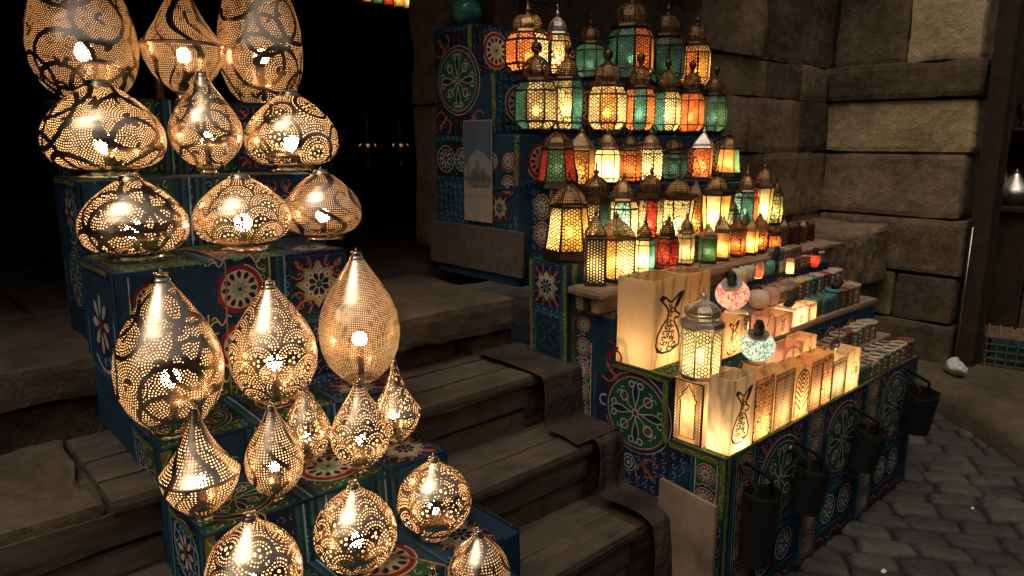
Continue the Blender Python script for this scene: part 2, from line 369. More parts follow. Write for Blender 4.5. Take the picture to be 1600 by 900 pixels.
# ------------------------------------------------------------------ patterned appliqué cloth
class Canvas:
    def __init__(s): s.mb = MB()
    def frame(s, o, a, b, n, phase=0): s.o, s.a, s.b, s.nn, s.ph = Vector(o), Vector(a), Vector(b), Vector(n), phase; return s
    def P(s, u, v, L):
        if L: u += .004*math.sin(9*v+s.ph)+.0025*math.sin(23*u+2*s.ph); v += .004*math.sin(8*u+1+s.ph)
        return s.o+s.a*u+s.b*v+s.nn*(.0012*L+.004*math.sin(5*u+s.ph)*math.sin(4*v))
    def poly(s, pts, col, L):
        s.mb.add([s.P(u, v, L) for u, v in pts], [tuple(range(len(pts)))], CN.index(col))
    def fan(s, c, pts, col, L):
        n = len(pts); s.mb.add([s.P(c[0], c[1], L)]+[s.P(u, v, L) for u, v in pts], [(0, i+1, (i+1) % n+1) for i in range(n)], CN.index(col))
    def filler(s, x0, y0, x1, y1, col, L, p=.037):
        nx, ny = int((x1-x0)/p), int((y1-y0)/p); c2 = {'navy': ('sky', 'teal', 'orange'), 'green': ('yellow', 'cream', 'teal'), 'black': ('teal', 'red', 'sky'), 'blue': ('sky', 'navy', 'yellow'), 'teal': ('cream', 'navy', 'yellow')}[col]
        for j in range(ny):
            for i in range(nx):
                cx, cy_ = x0+(x1-x0)*(i+.5)/nx, y0+(y1-y0)*(j+.5)/ny; q = (i*7+j*5) % 4; sg = 1 if (i+j) % 2 else -1
                s.line([(cx+p*.40*(1-k/11)*math.cos(sg*k*.62+q*1.57), cy_+p*.40*(1-k/11)*math.sin(sg*k*.62+q*1.57)) for k in range(9)], p*.085, c2[0], L)
                s.line([(cx+p*.46*math.cos(q*1.57), cy_+p*.46*math.sin(q*1.57)), (cx+p*.5*math.cos(q*1.57+sg*.5), cy_+p*.5*math.sin(q*1.57+sg*.5)), (cx+p*.30*math.cos(q*1.57+sg*.9), cy_+p*.30*math.sin(q*1.57+sg*.9))], p*.055, c2[1], L)
                if (i+j) % 2: s.disc((cx-p*.42*math.cos(q*1.57), cy_-p*.42*math.sin(q*1.57)), p*.085, c2[2], L, 6)
    def rect(s, x0, y0, x1, y1, col, L, sub=.06):
        if col in ('navy', 'green', 'black', 'blue', 'teal') and min(x1-x0, y1-y0) > .10 and L <= 2: s.filler(x0+.006, y0+.006, x1-.006, y1-.006, col, L+.45)
        nx = max(1, int(abs(x1-x0)/sub)); ny = max(1, int(abs(y1-y0)/sub)); V = []; F = []
        for j in range(ny+1):
            for i in range(nx+1): V.append(s.P(x0+(x1-x0)*i/nx, y0+(y1-y0)*j/ny, L))
        for j in range(ny):
            for i in range(nx): k = j*(nx+1)+i; F.append((k, k+1, k+nx+2, k+nx+1))
        s.mb.add(V, F, CN.index(col))
    def disc(s, c, r, col, L, n=28): s.fan(c, [(c[0]+r*math.cos(TAU*i/n), c[1]+r*math.sin(TAU*i/n)) for i in range(n)], col, L)
    def ring(s, c, r0, r1, col, L, n=32, a0=0, a1=TAU):
        V = []; F = []
        for i in range(n+1):
            g = a0+(a1-a0)*i/n
            for r in (r0, r1): V.append(s.P(c[0]+r*math.cos(g), c[1]+r*math.sin(g), L))
        for i in range(n): F.append((2*i, 2*i+2, 2*i+3, 2*i+1))
        s.mb.add(V, F, CN.index(col))
    def line(s, pts, w, col, L):
        V = []; F = []; N = len(pts)
        for i, (x, y) in enumerate(pts):
            a = pts[max(0, i-1)]; b = pts[min(N-1, i+1)]; dx, dy = b[0]-a[0], b[1]-a[1]; d = math.hypot(dx, dy) or 1
            V += [s.P(x-dy/d*w/2, y+dx/d*w/2, L), s.P(x+dy/d*w/2, y-dx/d*w/2, L)]
        for i in range(N-1): F.append((2*i, 2*i+1, 2*i+3, 2*i+2))
        s.mb.add(V, F, CN.index(col))
    def petal(s, c, ang, r0, r1, w, col, L):
        ca, sa = math.cos(ang), math.sin(ang); m_ = (r0+r1)/2; p = []
        for r, q in ((r0, 0), (r0+(r1-r0)*.3, w*.7), (r0+(r1-r0)*.7, w), (r1, w*.25), (r1, -w*.25), (r0+(r1-r0)*.7, -w), (r0+(r1-r0)*.3, -w*.7)):
            p.append((c[0]+r*ca-q*sa, c[1]+r*sa+q*ca))
        s.poly(p, col, L)
    def star(s, c, R, k, n, col, L, rot=0):
        s.fan(c, [(c[0]+(R if i % 2 == 0 else R*k)*math.cos(rot+PI*i/n), c[1]+(R if i % 2 == 0 else R*k)*math.sin(rot+PI*i/n)) for i in range(2*n)], col, L)
    def medallion(s, c, R, L=2):
        s.disc(c, R, 'cream', L); s.disc(c, R*.94, 'red', L+1); s.disc(c, R*.76, 'cream', L+2)
        for i in range(12): s.petal(c, TAU*i/12, R*.40, R*.72, R*.105, 'navy', L+3)
        s.star(c, R*.40, .55, 8, 'sky', L+3, .2); s.star(c, R*.30, .4, 8, 'yellow', L+4); s.disc(c, R*.08, 'navy', L+5, 10)
    def rosette(s, c, R, L=2):
        s.ring(c, R*.93, R, 'white', L); s.star(c, R*.88, .72, 12, 'sky', L); s.star(c, R*.74, .72, 12, 'navy', L+1)
        for i in range(8): s.petal(c, TAU*i/8, R*.16, R*.60, R*.10, 'cream', L+2)
        s.disc(c, R*.14, 'red', L+3, 10)
    def swirl(s, x, y, sx, sy, sc, col, L, w=.006):
        for a, b in ((1, 0), (0, 1)):
            pts = []
            for i in range(22):
                t = i/21; g = 4.6*t; r = sc*(1-.78*t)*.42
                u = sc*.55+r*math.cos(g-1.2); v = sc*.30+r*math.sin(g-1.2)
                if b: u, v = v, u
                pts.append((x+sx*u, y+sy*v))
            s.line(pts, w, col, L)
        s.line([(x+sx*sc*.08, y+sy*sc*.08), (x+sx*sc*.3, y+sy*sc*.34), (x+sx*sc*.7, y+sy*sc*.7)], w*1.3, col, L)
        s.disc((x+sx*sc*.2, y+sy*sc*.2), w*1.5, col, L, 8)
    def starsquare(s, x0, y0, x1, y1, L=1):
        c = ((x0+x1)/2, (y0+y1)/2); R = min(x1-x0, y1-y0)*.40; q = min(x1-x0, y1-y0)*.36
        s.rect(x0, y0, x1, y1, 'blue', L); s.rect(x0+.012, y0+.012, x1-.012, y1-.012, 'navy', L+1)
        s.star(c, R, .70, 8, 'yellow', L+2); s.star(c, R*.86, .70, 8, 'sky', L+3); s.star(c, R*.74, .70, 8, 'cream', L+4)
        for i in range(8): s.petal(c, TAU*i/8+.39, R*.14, R*.50, R*.12, 'navy', L+5)
        for i in range(8): s.disc((c[0]+R*.56*math.cos(TAU*i/8), c[1]+R*.56*math.sin(TAU*i/8)), R*.055, 'red', L+5, 6)
        s.disc(c, R*.15, 'teal', L+6, 10)
        for sx, X in ((1, x0+.014), (-1, x1-.014)):
            for sy, Y in ((1, y0+.014), (-1, y1-.014)): s.swirl(X, Y, sx, sy, q, 'orange', L+2, q*.075)
    def bigmed(s, c, R, L=2):
        s.disc(c, R, 'white', L, 40); s.disc(c, R*.975, 'navy', L+1, 40); s.ring(c, R*.90, R*.925, 'red', L+2, 40); s.disc(c, R*.88, 'green', L+2, 40)
        s.ring(c, R*.86, R*.88, 'white', L+3, 40)
        for i in range(8):
            g = TAU*i/8; cx, cy_ = c[0]+R*.50*math.cos(g), c[1]+R*.50*math.sin(g)
            if i % 2 == 0:
                s.petal(c, g, R*.2, R*.76, R*.13, 'navy', L+3)
                s.line([(c[0]+R*(.12+.66*t)*math.cos(g+.20*math.sin(t*PI*1.0)), c[1]+R*(.12+.66*t)*math.sin(g+.20*math.sin(t*PI))) for t in [k/9 for k in range(10)]], R*.028, 'white', L+4)
                s.line([(c[0]+R*(.12+.66*t)*math.cos(g-.20*math.sin(t*PI*1.0)), c[1]+R*(.12+.66*t)*math.sin(g-.20*math.sin(t*PI))) for t in [k/9 for k in range(10)]], R*.028, 'white', L+4)
                for e in (-1, 1): s.ring((c[0]+R*.70*math.cos(g+e*.19), c[1]+R*.70*math.sin(g+e*.19)), R*.055, R*.09, 'white', L+4, 12)
            else:
                s.ring((cx, cy_), R*.10, R*.135, 'white', L+4, 16); s.disc((cx, cy_), R*.06, 'red', L+4, 8)
                s.line([(c[0]+R*r*math.cos(g+o), c[1]+R*r*math.sin(g+o)) for r, o in ((.1, 0), (.25, .12), (.38, 0), (.62, 0), (.72, .1), (.68, .22))], R*.025, 'white', L+4)
                s.line([(c[0]+R*r*math.cos(g-o), c[1]+R*r*math.sin(g-o)) for r, o in ((.38, 0), (.62, 0), (.72, .1), (.68, .22))], R*.025, 'white', L+4)
        s.star(c, R*.16, .5, 8, 'white', L+5); s.disc(c, R*.07, 'red', L+6, 8)
    def scroll(s, x0, y0, x1, y1, bgc='olive', fg='yellow', L=3):
        """chain of S curls along the longer side"""
        s.rect(x0, y0, x1, y1, bgc, L-1)
        ver = (y1-y0) > (x1-x0); W = (x1-x0) if ver else (y1-y0); T = (y1-y0) if ver else (x1-x0); n = max(1, int(T/(W*1.6)))
        for k in range(n):
            pts = [(W*.5+W*.30*math.sin(g*1.5*PI+(k % 2)*PI)*(1-.2*g), T*(k+.1+.8*g)/n) for g in [i/11 for i in range(12)]]
            s.line([(x0+p, y0+q) if ver else (x0+q, y0+p) for p, q in pts], W*.14, fg, L)
    def stripes(s, x0, y0, x1, y1, ver=True, L=2):
        cols = ['navy', 'teal', 'blue', 'sky', 'navy', 'teal']; T = (x1-x0) if ver else (y1-y0); n = max(3, int(T/.012))
        for i in range(n):
            a, b = i/n*T, (i+1)/n*T; c = cols[i % 6]
            if c == 'sky': b = a+(b-a)*.5
            s.rect(x0+a if ver else x0, y0 if ver else y0+a, x0+b if ver else x1, y1 if ver else y0+b, c, L, .1)
    def medcol(s, x0, y0, x1, y1, L=1, small=True):
        W = x1-x0; s.rect(x0, y0, x1, y1, 'green', L); n = max(1, int((y1-y0)/(W*.98))); d = (y1-y0)/n
        for k in range(n):
            c = ((x0+x1)/2, y0+d*(k+.5)); s.medallion(c, min(W, d)*.44, L+1)
            if k:
                y = y0+d*k
                for e in (-1, 1):
                    s.line([(c[0]+e*W*t, y+W*.07*math.sin(t*14)) for t in [i/8*.42 for i in range(9)]], W*.03, 'cream', L+1)
                    s.petal((c[0], y), PI/2-e*PI/2, W*.06, W*.2, W*.04, 'navy', L+2)
        s.rect(x0, y0, x0+.004, y1, 'cream', L+1); s.rect(x1-.004, y0, x1, y1, 'cream', L+1)
    def build(s, name, parent): return s.mb.build(name, FAB, parent)

# ------------------------------------------------------------------ ground and kerb
def cobbles(x0, x1, y0, y1, st):
    GX, GY = np.meshgrid(np.arange(x0, x1+st*.5, st), np.arange(y0, y1+st*.5, st), indexing='ij')
    wob = np.stack([GX, GY, GX*0], -1); an = -.93; ca, sa = math.cos(an), math.sin(an)
    U = (GX*ca+GY*sa)+.13*vnoise(wob, 1.9, 1)+.05*vnoise(wob, 6, 4); Vv = (-GX*sa+GY*ca)+.12*vnoise(wob, 2.1, 2)+.035*vnoise(wob, 7, 6)
    rw = .145; row = np.floor(Vv/rw); off = (np.sin(row*12.9898)*43758.5453) % 1; wd = .21+.09*((np.sin(row*4.1)*999) % 1)
    cu = U/wd+off*1.7; k_ = np.floor(cu); eu = np.minimum(cu-k_, 1-(cu-k_))*wd; ev = (Vv/rw-row); ev = np.minimum(ev, 1-ev)*rw
    e = -np.log(np.exp(-eu*90)+np.exp(-ev*90))/90; e = e+.010*fbm(wob, 16, 3, 5)-.003
    g = np.clip(e/.024, 0, 1); hgt = .35*g+.65*g*g*(3-2*g)
    rnd = (np.sin(row*78.2+k_*37.7)*43758.5) % 1; tx = (np.sin(row*18.2+k_*7.7)*4375.5) % 1-.5
    Z = -.187+.028*hgt+.016*(rnd-.5)*hgt+.030*tx*(cu-k_-.5)*hgt+.016*fbm(wob, 9, 5, 9)
    idx = np.arange(GX.size).reshape(GX.shape); Q = np.stack([idx[:-1, :-1], idx[1:, :-1], idx[1:, 1:], idx[:-1, 1:]], -1).reshape(-1, 4)
    V = np.stack([GX, GY, Z], -1).reshape(-1, 3); at = np.stack([g, rnd], -1).reshape(-1, 2)
    return V, Q, at[Q].reshape(-1, 2), Z
mc = MT('cobblestone'); jn, rn = mc.uv('UVMap'); vv_ = mc.coord(); na = mc.noise(vv_, 5, 6, .7); nb = mc.noise(vv_, 45, 5, .7)
mx_ = NX(mc.t, na)*.5+NX(mc.t, nb)*.25+rn*.25; cc_ = mc.ramp(mx_, [(.28, (.028, .026, .023)), (.5, (.066, .061, .054)), (.72, (.125, .115, .10))])
dk = mc.n('ShaderNodeMix'); dk.data_type = 'RGBA'; mc.l(mc.ramp(jn, [(.1, (0, 0, 0)), (.55, (1, 1, 1))]), dk.inputs['Factor']); dk.inputs['A'].default_value = (.016, .013, .010, 1); mc.l(cc_, dk.inputs['B'])
M['cobble_uv'] = mc.done(mc.princ(dk.outputs['Result'], .62, 0, .4, mc.bump(NX(mc.t, nb)*.6+NX(mc.t, na)*.6, .8, .03)))
x0g, x1g, y0g, y1g = 2.2, 6.2, -.7, 1.9
V, Q, at, GZ = cobbles(x0g, x1g, y0g, y1g, .0125)
tag(npmesh('cobbled_street', V, Q, M['cobble_uv'], None, True, {'UVMap': at}), kind='structure')
for (a, b, c, d) in ((-2, 2.2, -2.7, 1.5), (2.2, 9.2, -2.7, -.7)):
    V, Q, at, _z = cobbles(a, b, c, d, .035); tag(npmesh('cobbled_street', V, Q, M['cobble_uv'], None, True, {'UVMap': at}), kind='structure')
mb = MB(); mb.box(-60, 60, -60, 60, -.5, -.24); tag(mb.build('ground', M['cobble']), kind='structure')
# rounded kerb that bounds the shop side pavement
A_ = Vector((3.9, -.33)); B_ = Vector((5.93, 1.80)); dr = (B_-A_).normalized(); nr = Vector((dr.y, -dr.x))
prof = [(-.30, -.24), (-.30, -.06), (-.27, -.01), (-.19, .03), (-.05, .035), (.12, .02), (.3, .0), (.5, -.01)]
N_ = 90; V = []; 
for i in range(N_+1):
    p = A_+(B_-A_)*(i/N_)*1.08
    for k, (o_, z_) in enumerate(prof): V.append((p.x+nr.x*(o_+.28), p.y+nr.y*(o_+.28), z_))
V = np.array(V, float); f3 = fbm(V, 5, 4, 3); V[:, 2] += .022*f3; V[:, 0] += .03*f3; V[:, 1] += .02*fbm(V, 6, 3, 8)
n_ = len(prof); idx = np.arange(len(V)).reshape(N_+1, n_)
Q = np.stack([idx[:-1, :-1], idx[:-1, 1:], idx[1:, 1:], idx[1:, :-1]], -1).reshape(-1, 4)[:, ::-1]
tag(npmesh('kerb', V, Q, M['step_stone']), kind='structure')
mb = MB(); p1, p2 = A_+nr*.6, B_+nr*.6
mb.add([(p1.x, p1.y, -.012), (12, p1.y, -.012), (12, 3.2, -.012), (5.95, 3.2, -.012), (5.95, 1.78, -.012), (p2.x+.02, p2.y, -.012)], [(0, 1, 2, 3, 4, 5)])
tag(mb.build('pavement', M['step_stone']), kind='structure')

# ------------------------------------------------------------------ stone walls
def wall_thing(name, label, blocks, mats, step=.05, rad=.02, amp=.012, seed=0, parts=None):
    t = thing(name, label, 'wall', (0, 0, 0))
    for nm, bl, mt in ((('masonry', blocks, mats),) if parts is None else parts):
        V, Q = rough_blocks(bl, step, rad, amp, seed); npmesh(nm, V, Q, mt, t, False)
    return t
zc = [(-.2, .30), (.305, .70), (.705, 1.17), (1.175, 1.70), (1.705, 2.13), (2.135, 2.42)]
wl = []; wd = []
for i, (a, b) in enumerate(zc):
    cuts = [4.42, 5.2+.25*(i % 2), 6.02, 6.9]
    for j in range(3):
        d = .02*((i*7+j*3) % 3)
        (wd if (i+j) % 3 == 0 else wl).append((cuts[j], cuts[j+1]-.004, 2.95+d*.5, 3.5, a, b))
wl += [(4.42, 5.3, 2.93, 3.5, 2.425, 3.4), (4.9, 6.9, 3.05, 3.6, 3.405, 4.6)]; wd += [(5.304, 6.9, 3.02, 3.5, 2.425, 3.4), (4.42, 4.896, 2.93, 3.5, 3.405, 4.6)]
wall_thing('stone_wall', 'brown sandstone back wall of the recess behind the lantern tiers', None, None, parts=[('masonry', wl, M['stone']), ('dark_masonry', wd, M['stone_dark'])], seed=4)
pa = []; pdk = []; pp = []
for i, (a, b) in enumerate(zc):
    y0 = 1.80-.04*(i < 3)+.02*(i % 2)-(.05 if i == 5 else 0)
    L_ = {4: pp, 3: pa, 2: pa, 1: pdk, 0: pdk, 5: pdk}[i]
    if i in (3,): pa.append((6.5, 7.1, y0, 2.96, a, b))
    elif i in (1,): pdk.append((6.49, 7.1, y0, 2.25, a, b)); pa.append((6.5, 7.1, 2.254, 2.96, a, b))
    elif i in (0,): pdk.append((6.47, 7.1, y0, 2.5, a, b))
    elif i == 5: pdk.append((6.46, 7.1, y0, 2.95, a, b))
    else: L_.append((6.5, 7.1, y0, 2.96, a, b))
pp.append((6.56, 7.1, 1.83, 2.36, 2.425, 3.1)); pdk.append((6.56, 7.1, 2.364, 2.96, 2.425, 3.1)); pa.append((6.58, 7.1, 1.84, 2.96, 3.105, 4.4))
wall_thing('stone_pier', 'projecting sandstone pier with one pale plaster-coloured course beside the dark post', None, None, rad=.03, seed=11,
           parts=[('masonry', pa[:-1], M['stone']), ('masonry', pa[-1:], M['stone']), ('dark_masonry', pdk[:2], M['stone_dark']), ('dark_masonry', pdk[2:], M['stone_dark']), ('pale_course', pp[:1], M['plaster']), ('pale_course', pp[1:], M['plaster'])])
tl = thing('stone_ledge', 'low rough stone ledge block set against the recess wall', 'ledge', (0, 0, 0))
V, Q = rough_blocks([(4.42, 6.46, 2.30, 2.95, .62, 1.10), (4.6, 6.44, 2.36, 2.95, -.2, .61)], .04, .05, .022, 5); npmesh('block', V, Q, M['stone'], tl, False)

# ------------------------------------------------------------------ dark shop interior
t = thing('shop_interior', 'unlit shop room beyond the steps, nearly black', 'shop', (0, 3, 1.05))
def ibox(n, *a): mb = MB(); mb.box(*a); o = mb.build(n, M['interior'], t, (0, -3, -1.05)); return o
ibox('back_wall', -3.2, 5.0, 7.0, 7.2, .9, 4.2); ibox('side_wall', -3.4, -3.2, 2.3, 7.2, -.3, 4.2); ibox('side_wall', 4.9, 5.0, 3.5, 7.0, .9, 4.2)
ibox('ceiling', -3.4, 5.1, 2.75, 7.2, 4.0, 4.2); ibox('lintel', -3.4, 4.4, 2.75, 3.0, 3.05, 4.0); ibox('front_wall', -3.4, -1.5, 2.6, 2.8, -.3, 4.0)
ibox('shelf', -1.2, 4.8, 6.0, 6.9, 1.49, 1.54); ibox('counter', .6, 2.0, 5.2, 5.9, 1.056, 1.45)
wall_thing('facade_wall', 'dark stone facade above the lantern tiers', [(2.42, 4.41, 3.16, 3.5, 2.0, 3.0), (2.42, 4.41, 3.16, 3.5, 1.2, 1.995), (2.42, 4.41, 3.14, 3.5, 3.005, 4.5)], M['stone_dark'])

# ------------------------------------------------------------------ steps
st = thing('entrance_steps', 'worn stone and timber steps climbing between the two stalls into the shop', 'steps', (1.3, 2, 0))
OFF = (-1.3, -2, 0)
def stp(n, V, Q, m_): o = npmesh(n, V, Q, m_, st, False); o.location = OFF; return o
# landing slabs: follow the crooked front edge
lb = [(-1.8, .1, 2.84, 3.6, .90, 1.056), (.104, .95, 2.80, 3.6, .90, 1.055), (.954, 1.62, 2.63, 3.5, .895, 1.057), (1.624, 2.32, 2.50, 3.4, .90, 1.056),
      (-1.8, .5, 3.604, 5, .90, 1.056), (.504, 1.4, 3.604, 5, .9, 1.054), (1.404, 4.9, 3.504, 5, .9, 1.058), (-1.8, 4.9, 5.004, 7, .9, 1.055)]
V, Q = rough_blocks(lb, .045, .022, .011, 21); stp('landing_slab', V, Q, M['step_stone'])
V, Q = rough_blocks([(-1.8, .2, 2.90, 3.3, .5, .90), (.204, 1.2, 2.84, 3.3, .5, .90), (1.204, 2.05, 2.60, 3.3, .5, .893), (2.054, 2.32, 2.53, 3.3, .5, .893)], .045, .02, .016, 22); stp('riser_stone', V, Q, M['stone_dark'])
for (z, yf, yb, a, b) in ((.80, 2.14, 2.66, -1.8, 2.10), (.55, 1.86, 2.3, -1.8, 2.17), (.30, 1.575, 2.0, -1.8, 2.11)):
    pl = [(.42, b, yf, yf+.15, z-.045, z), (.42, b+.02, yf+.155 if z < .8 else yf+.17, yf+.34, z-.04, z-.002)]
    V, Q = rough_blocks([(a, .05, yf+.06, yb+.1, z-.10, z-.002), (.054, .416, yf+.02, yb+.1, z-.11, z-.004)], .03, .018, .020, int(z*30)); stp('worn_slab', V, Q, M['step_stone'])
    if z > .7: pl += [(.42, b+.03, yf+.345, yb+.06, z-.04, z+.001)]
    V, Q = rough_blocks(pl, .035, .008, .006, int(z*50)); stp('tread_board', V, Q, M['wood'])
    V, Q = rough_blocks([(a, b-.02, yf+.02, yb, z-.155, z-.047), (a, b-.03, yf+.028, yb, z-.28, z-.16)], .04, .008, .006, int(z*70)); stp('riser_board', V, Q, M['wood'])
V, Q = rough_blocks([(-1.8, 2.4, 1.9, 3.2, -.2, .48), (-1.8, 2.05, 1.62, 1.9, -.2, .26)], .09, .02, .01, 31); stp('core', V, Q, M['stone_dark'])
V, Q = rough_blocks([(2.06, 2.322, 1.60, 2.2, -.2, .275), (2.08, 2.322, 1.90, 2.3, .28, .525), (2.05, 2.322, 2.17, 2.5, .53, .775)], .04, .012, .008, 33); stp('rubble_fill', V, Q, M['drape'])
# dusty brown sheets thrown over the right ends of the steps
def drape(name, label, prof, x0, x1, seed, amp=.016):
    P = []; n = 60
    L = [0]
    for i in range(1, len(prof)): L.append(L[-1]+math.dist(prof[i], prof[i-1]))
    tt = np.linspace(0, L[-1], 120); yy = np.interp(tt, L, [p[0] for p in prof]); zz = np.interp(tt, L, [p[1] for p in prof])
    k = np.array([.1, .2, .4, .2, .1]); yy[2:-2] = np.convolve(yy, k, 'valid'); zz[2:-2] = np.convolve(zz, k, 'valid')
    X = np.linspace(0, 1, n); V = np.zeros((len(tt), n, 3))
    ed = .010*np.sin(tt*9+seed)+.006*np.sin(tt*23+seed)
    V[..., 0] = x0+ed[:, None]*(1-X)[None]+(x1-x0)*X[None]; V[..., 1] = yy[:, None]; V[..., 2] = zz[:, None]
    f = fbm(V*[1, .6, .6], 6, 3, seed); ww = vnoise(V*[.3, 1, 1], 4, seed+9); g = np.sin(V[..., 0]*62+7*ww+3*vnoise(V, 5, seed+2))*(.4+vnoise(V, 6, seed+4))
    V[..., 1] -= .004+amp*(f+.35)+amp*.9*(g+.3)*.6; V[..., 2] += .003+amp*.35*(f+.4)+amp*.25*(g+.4)
    idx = np.arange(len(tt)*n).reshape(len(tt), n); Q = np.stack([idx[:-1, :-1], idx[:-1, 1:], idx[1:, 1:], idx[1:, :-1]], -1).reshape(-1, 4)
    o = npmesh(name, V.reshape(-1, 3), Q, M['drape']); sm = o.modifiers.new('thickness', 'SOLIDIFY'); sm.thickness = .0015
    return tag(o, label, 'cloth', 'dusty cloths over the steps')
drape('draped_cloth', 'dusty brown sheet sagging over the upper wooden step beside the patterned stall', [(2.52, .82), (2.16, .815), (2.09, .80), (2.07, .60), (2.06, .575), (1.86, .57)], 2.07, 2.327, 3, .009)
drape('draped_cloth', 'dusty brown sheet hanging over the middle wooden step beside the patterned stall', [(2.04, .57), (1.86, .565), (1.835, .54), (1.82, .34), (1.80, .325), (1.60, .32), (1.55, .30), (1.52, .02), (1.50, -.16)], 2.16, 2.327, 8, .012)

# ------------------------------------------------------------------ right stall
XR0, XR1 = 2.33, 4.36
rs = thing('lantern_stall', 'stepped stall wrapped in blue and green medallion cloth under the coloured lanterns', 'stall', (XR0, 1.335, -.15))
body = MB()
T = [(1.335, .60), (1.60, .86), (1.90, 1.07), (2.15, 1.27), (2.335, 1.575), (2.50, 1.83), (2.665, 2.12), (2.83, 2.36)]
for i, (y, z) in enumerate(T):
    y1 = T[i+1][0] if i < len(T)-1 else 3.15
    x0 = XR0+(.07 if i == 4 else 0)
    xr = [XR1, XR1, XR1+.02, XR1+.1, 4.12, 4.2, 4.2, 4.2][i]
    body.box(x0, xr, y, y1, -.16 if i < 3 else (.9 if i == 3 else 1.1), z, bev=.006)
body.box(2.27, 2.42, 2.12, 2.36, .80, 1.268, bev=.004)
body.build('body', FAB[CN.index('blue')], rs, (-XR0, -1.335, .15))
cv = Canvas()
# front face towards the street
cv.frame((XR0, 1.335, -.15), (1, 0, 0), (0, 0, 1), (0, -1, 0), .7)
cv.rect(0, 0, 2.03, .75, 'navy', 0)
cv.scroll(0.002, .0, .03, .75, L=4); cv.scroll(2.0, 0, 2.03, .75, L=4)
for x in (.035, .66, 1.29):
    w_ = min(.62, 2.0-x)
    cv.stripes(x, .0, x+.05, .75); cv.medcol(x+.055, .0, x+.175, .75, 2); cv.stripes(x+.18, 0, x+.205, .75)
    if x < 1.9:
        c0 = x+.21; c1 = min(x+.60, 1.995)
        cv.rect(c0, .30, c1, .75, 'navy', 1); cc = ((c0+c1)/2, .535)
        cv.bigmed(cc, .19, 2)
        for sx, X in ((1, c0+.01), (-1, c1-.01)):
            for sy, Y in ((1, .31), (-1, .74)): cv.swirl(X, Y, sx, sy, .09, 'orange', 2, .007)
        cv.rect(c0, .275, c1, .298, 'teal', 2); cv.rect(c0, .10, c1, .272, 'black', 1)
        for k in range(2): cv.rosette((c0+(c1-c0)*(.27+.46*k), .187), .075, 2)
        cv.stripes(c0, .075, c1, .10, False); cv.scroll(c0, .015, c1, .07, 'navy', 'orange', 3)
# side face towards the steps (stepped)
cv.frame((XR0, 3.15, -.15), (0, -1, 0), (0, 0, 1), (-1, 0, 0), 2.1)
def sy(y): return 3.15-y
def sz(z): return z+.15
for i, (y, z) in enumerate(T):
    y1 = T[i+1][0] if i < len(T)-1 else 3.15
    z0 = [-.15, -.15, -.15, .3, 1.15, 1.15, 1.15, 1.15][i]
    if i == 4: continue
    cv.rect(sy(y1), sz(z0), sy(y), sz(z), 'blue', 0)
# T1
cv.rect(sy(1.6), sz(-.15), sy(1.335), sz(.6), 'navy', 1)
cv.scroll(sy(1.365), sz(-.15), sy(1.338), sz(.6), L=4); cv.medcol(sy(1.47), sz(-.15), sy(1.372), sz(.57), 2); cv.stripes(sy(1.50), sz(-.15), sy(1.475), sz(.6))
cv.swirl(sy(1.51), sz(.30), -1, 1, .10, 'orange', 3, .008); cv.swirl(sy(1.51), sz(.30), -1, -1, .08, 'orange', 3, .006)
cv.scroll(sy(1.6), sz(.572), sy(1.37), sz(.598), L=5)
# T2 with the large green medallion
cv.rect(sy(1.9), sz(.25), sy(1.6), sz(.86), 'navy', 1); cv.bigmed((sy(1.765), sz(.665)), .178, 2)
cv.ring((sy(1.80), sz(.43)), .02, .026, 'white', 3, 16); cv.ring((sy(1.80), sz(.43)), .036, .04, 'white', 3, 16); cv.disc((sy(1.80), sz(.43)), .01, 'white', 3, 8)
cv.scroll(sy(1.632), sz(.58), sy(1.603), sz(.855), L=9); cv.scroll(sy(1.9), sz(.838), sy(1.636), sz(.858), L=9)
cv.swirl(sy(1.66), sz(.38), -1, 1, .11, 'orange', 3, .008); cv.line([(sy(1.9)+.3*t, sz(.36-.06*math.sin(t*3))) for t in [k/14 for k in range(15)]], .006, 'white', 3)
cv.rect(sy(1.9), sz(.2), sy(1.6), sz(.30), 'green', 2); cv.scroll(sy(1.9), sz(.22), sy(1.6), sz(.29), 'green', 'white', 4)
# T3 with the column of red medallions
cv.medcol(sy(2.12), sz(.52), sy(2.02), sz(1.055), 2); cv.stripes(sy(2.015), sz(.45), sy(1.99), sz(1.07)); cv.stripes(sy(2.15), sz(.45), sy(2.125), sz(1.07))
cv.rect(sy(1.985), sz(.4), sy(1.905), sz(1.05), 'navy', 2)
cv.swirl(sy(1.945), sz(.86), 1, 1, .10, 'red', 3, .010); cv.swirl(sy(1.945), sz(.86), 1, -1, .10, 'orange', 3, .008); cv.ring((sy(1.945), sz(.68)), .02, .027, 'white', 3, 16)
cv.scroll(sy(2.15), sz(1.05), sy(1.9), sz(1.069), L=5)
# T4 star panel on the pedestal that juts out towards the steps
cv.frame((2.27, 2.36, .80), (0, -1, 0), (0, 0, 1), (-1, 0, 0), 1.1); cv.rect(0, 0, .24, .468, 'blue', 0)
cv.scroll(.002, .0, .022, .466, L=4); cv.scroll(.218, 0, .238, .466, L=4); cv.starsquare(.03, .255, .21, .455, 2); cv.rect(.03, .02, .21, .235, 'teal', 1); cv.rect(.045, .035, .195, .22, 'navy', 3)
for a, b in ((1, 1), (-1, 1), (1, -1), (-1, -1)): cv.swirl(.12, .128, a, b, .075, 'green', 4, .006)
cv.frame((2.27, 2.12, .80), (1, 0, 0), (0, 0, 1), (0, -1, 0), 1.4); cv.rect(0, 0, .06, .468, 'blue', 0); cv.scroll(.02, 0, .056, .466, L=3)
cv.frame((2.27, 2.12, 1.268), (1, 0, 0), (0, 1, 0), (0, 0, 1), 1); cv.rect(.002, .002, .06, .238, 'green', 0)
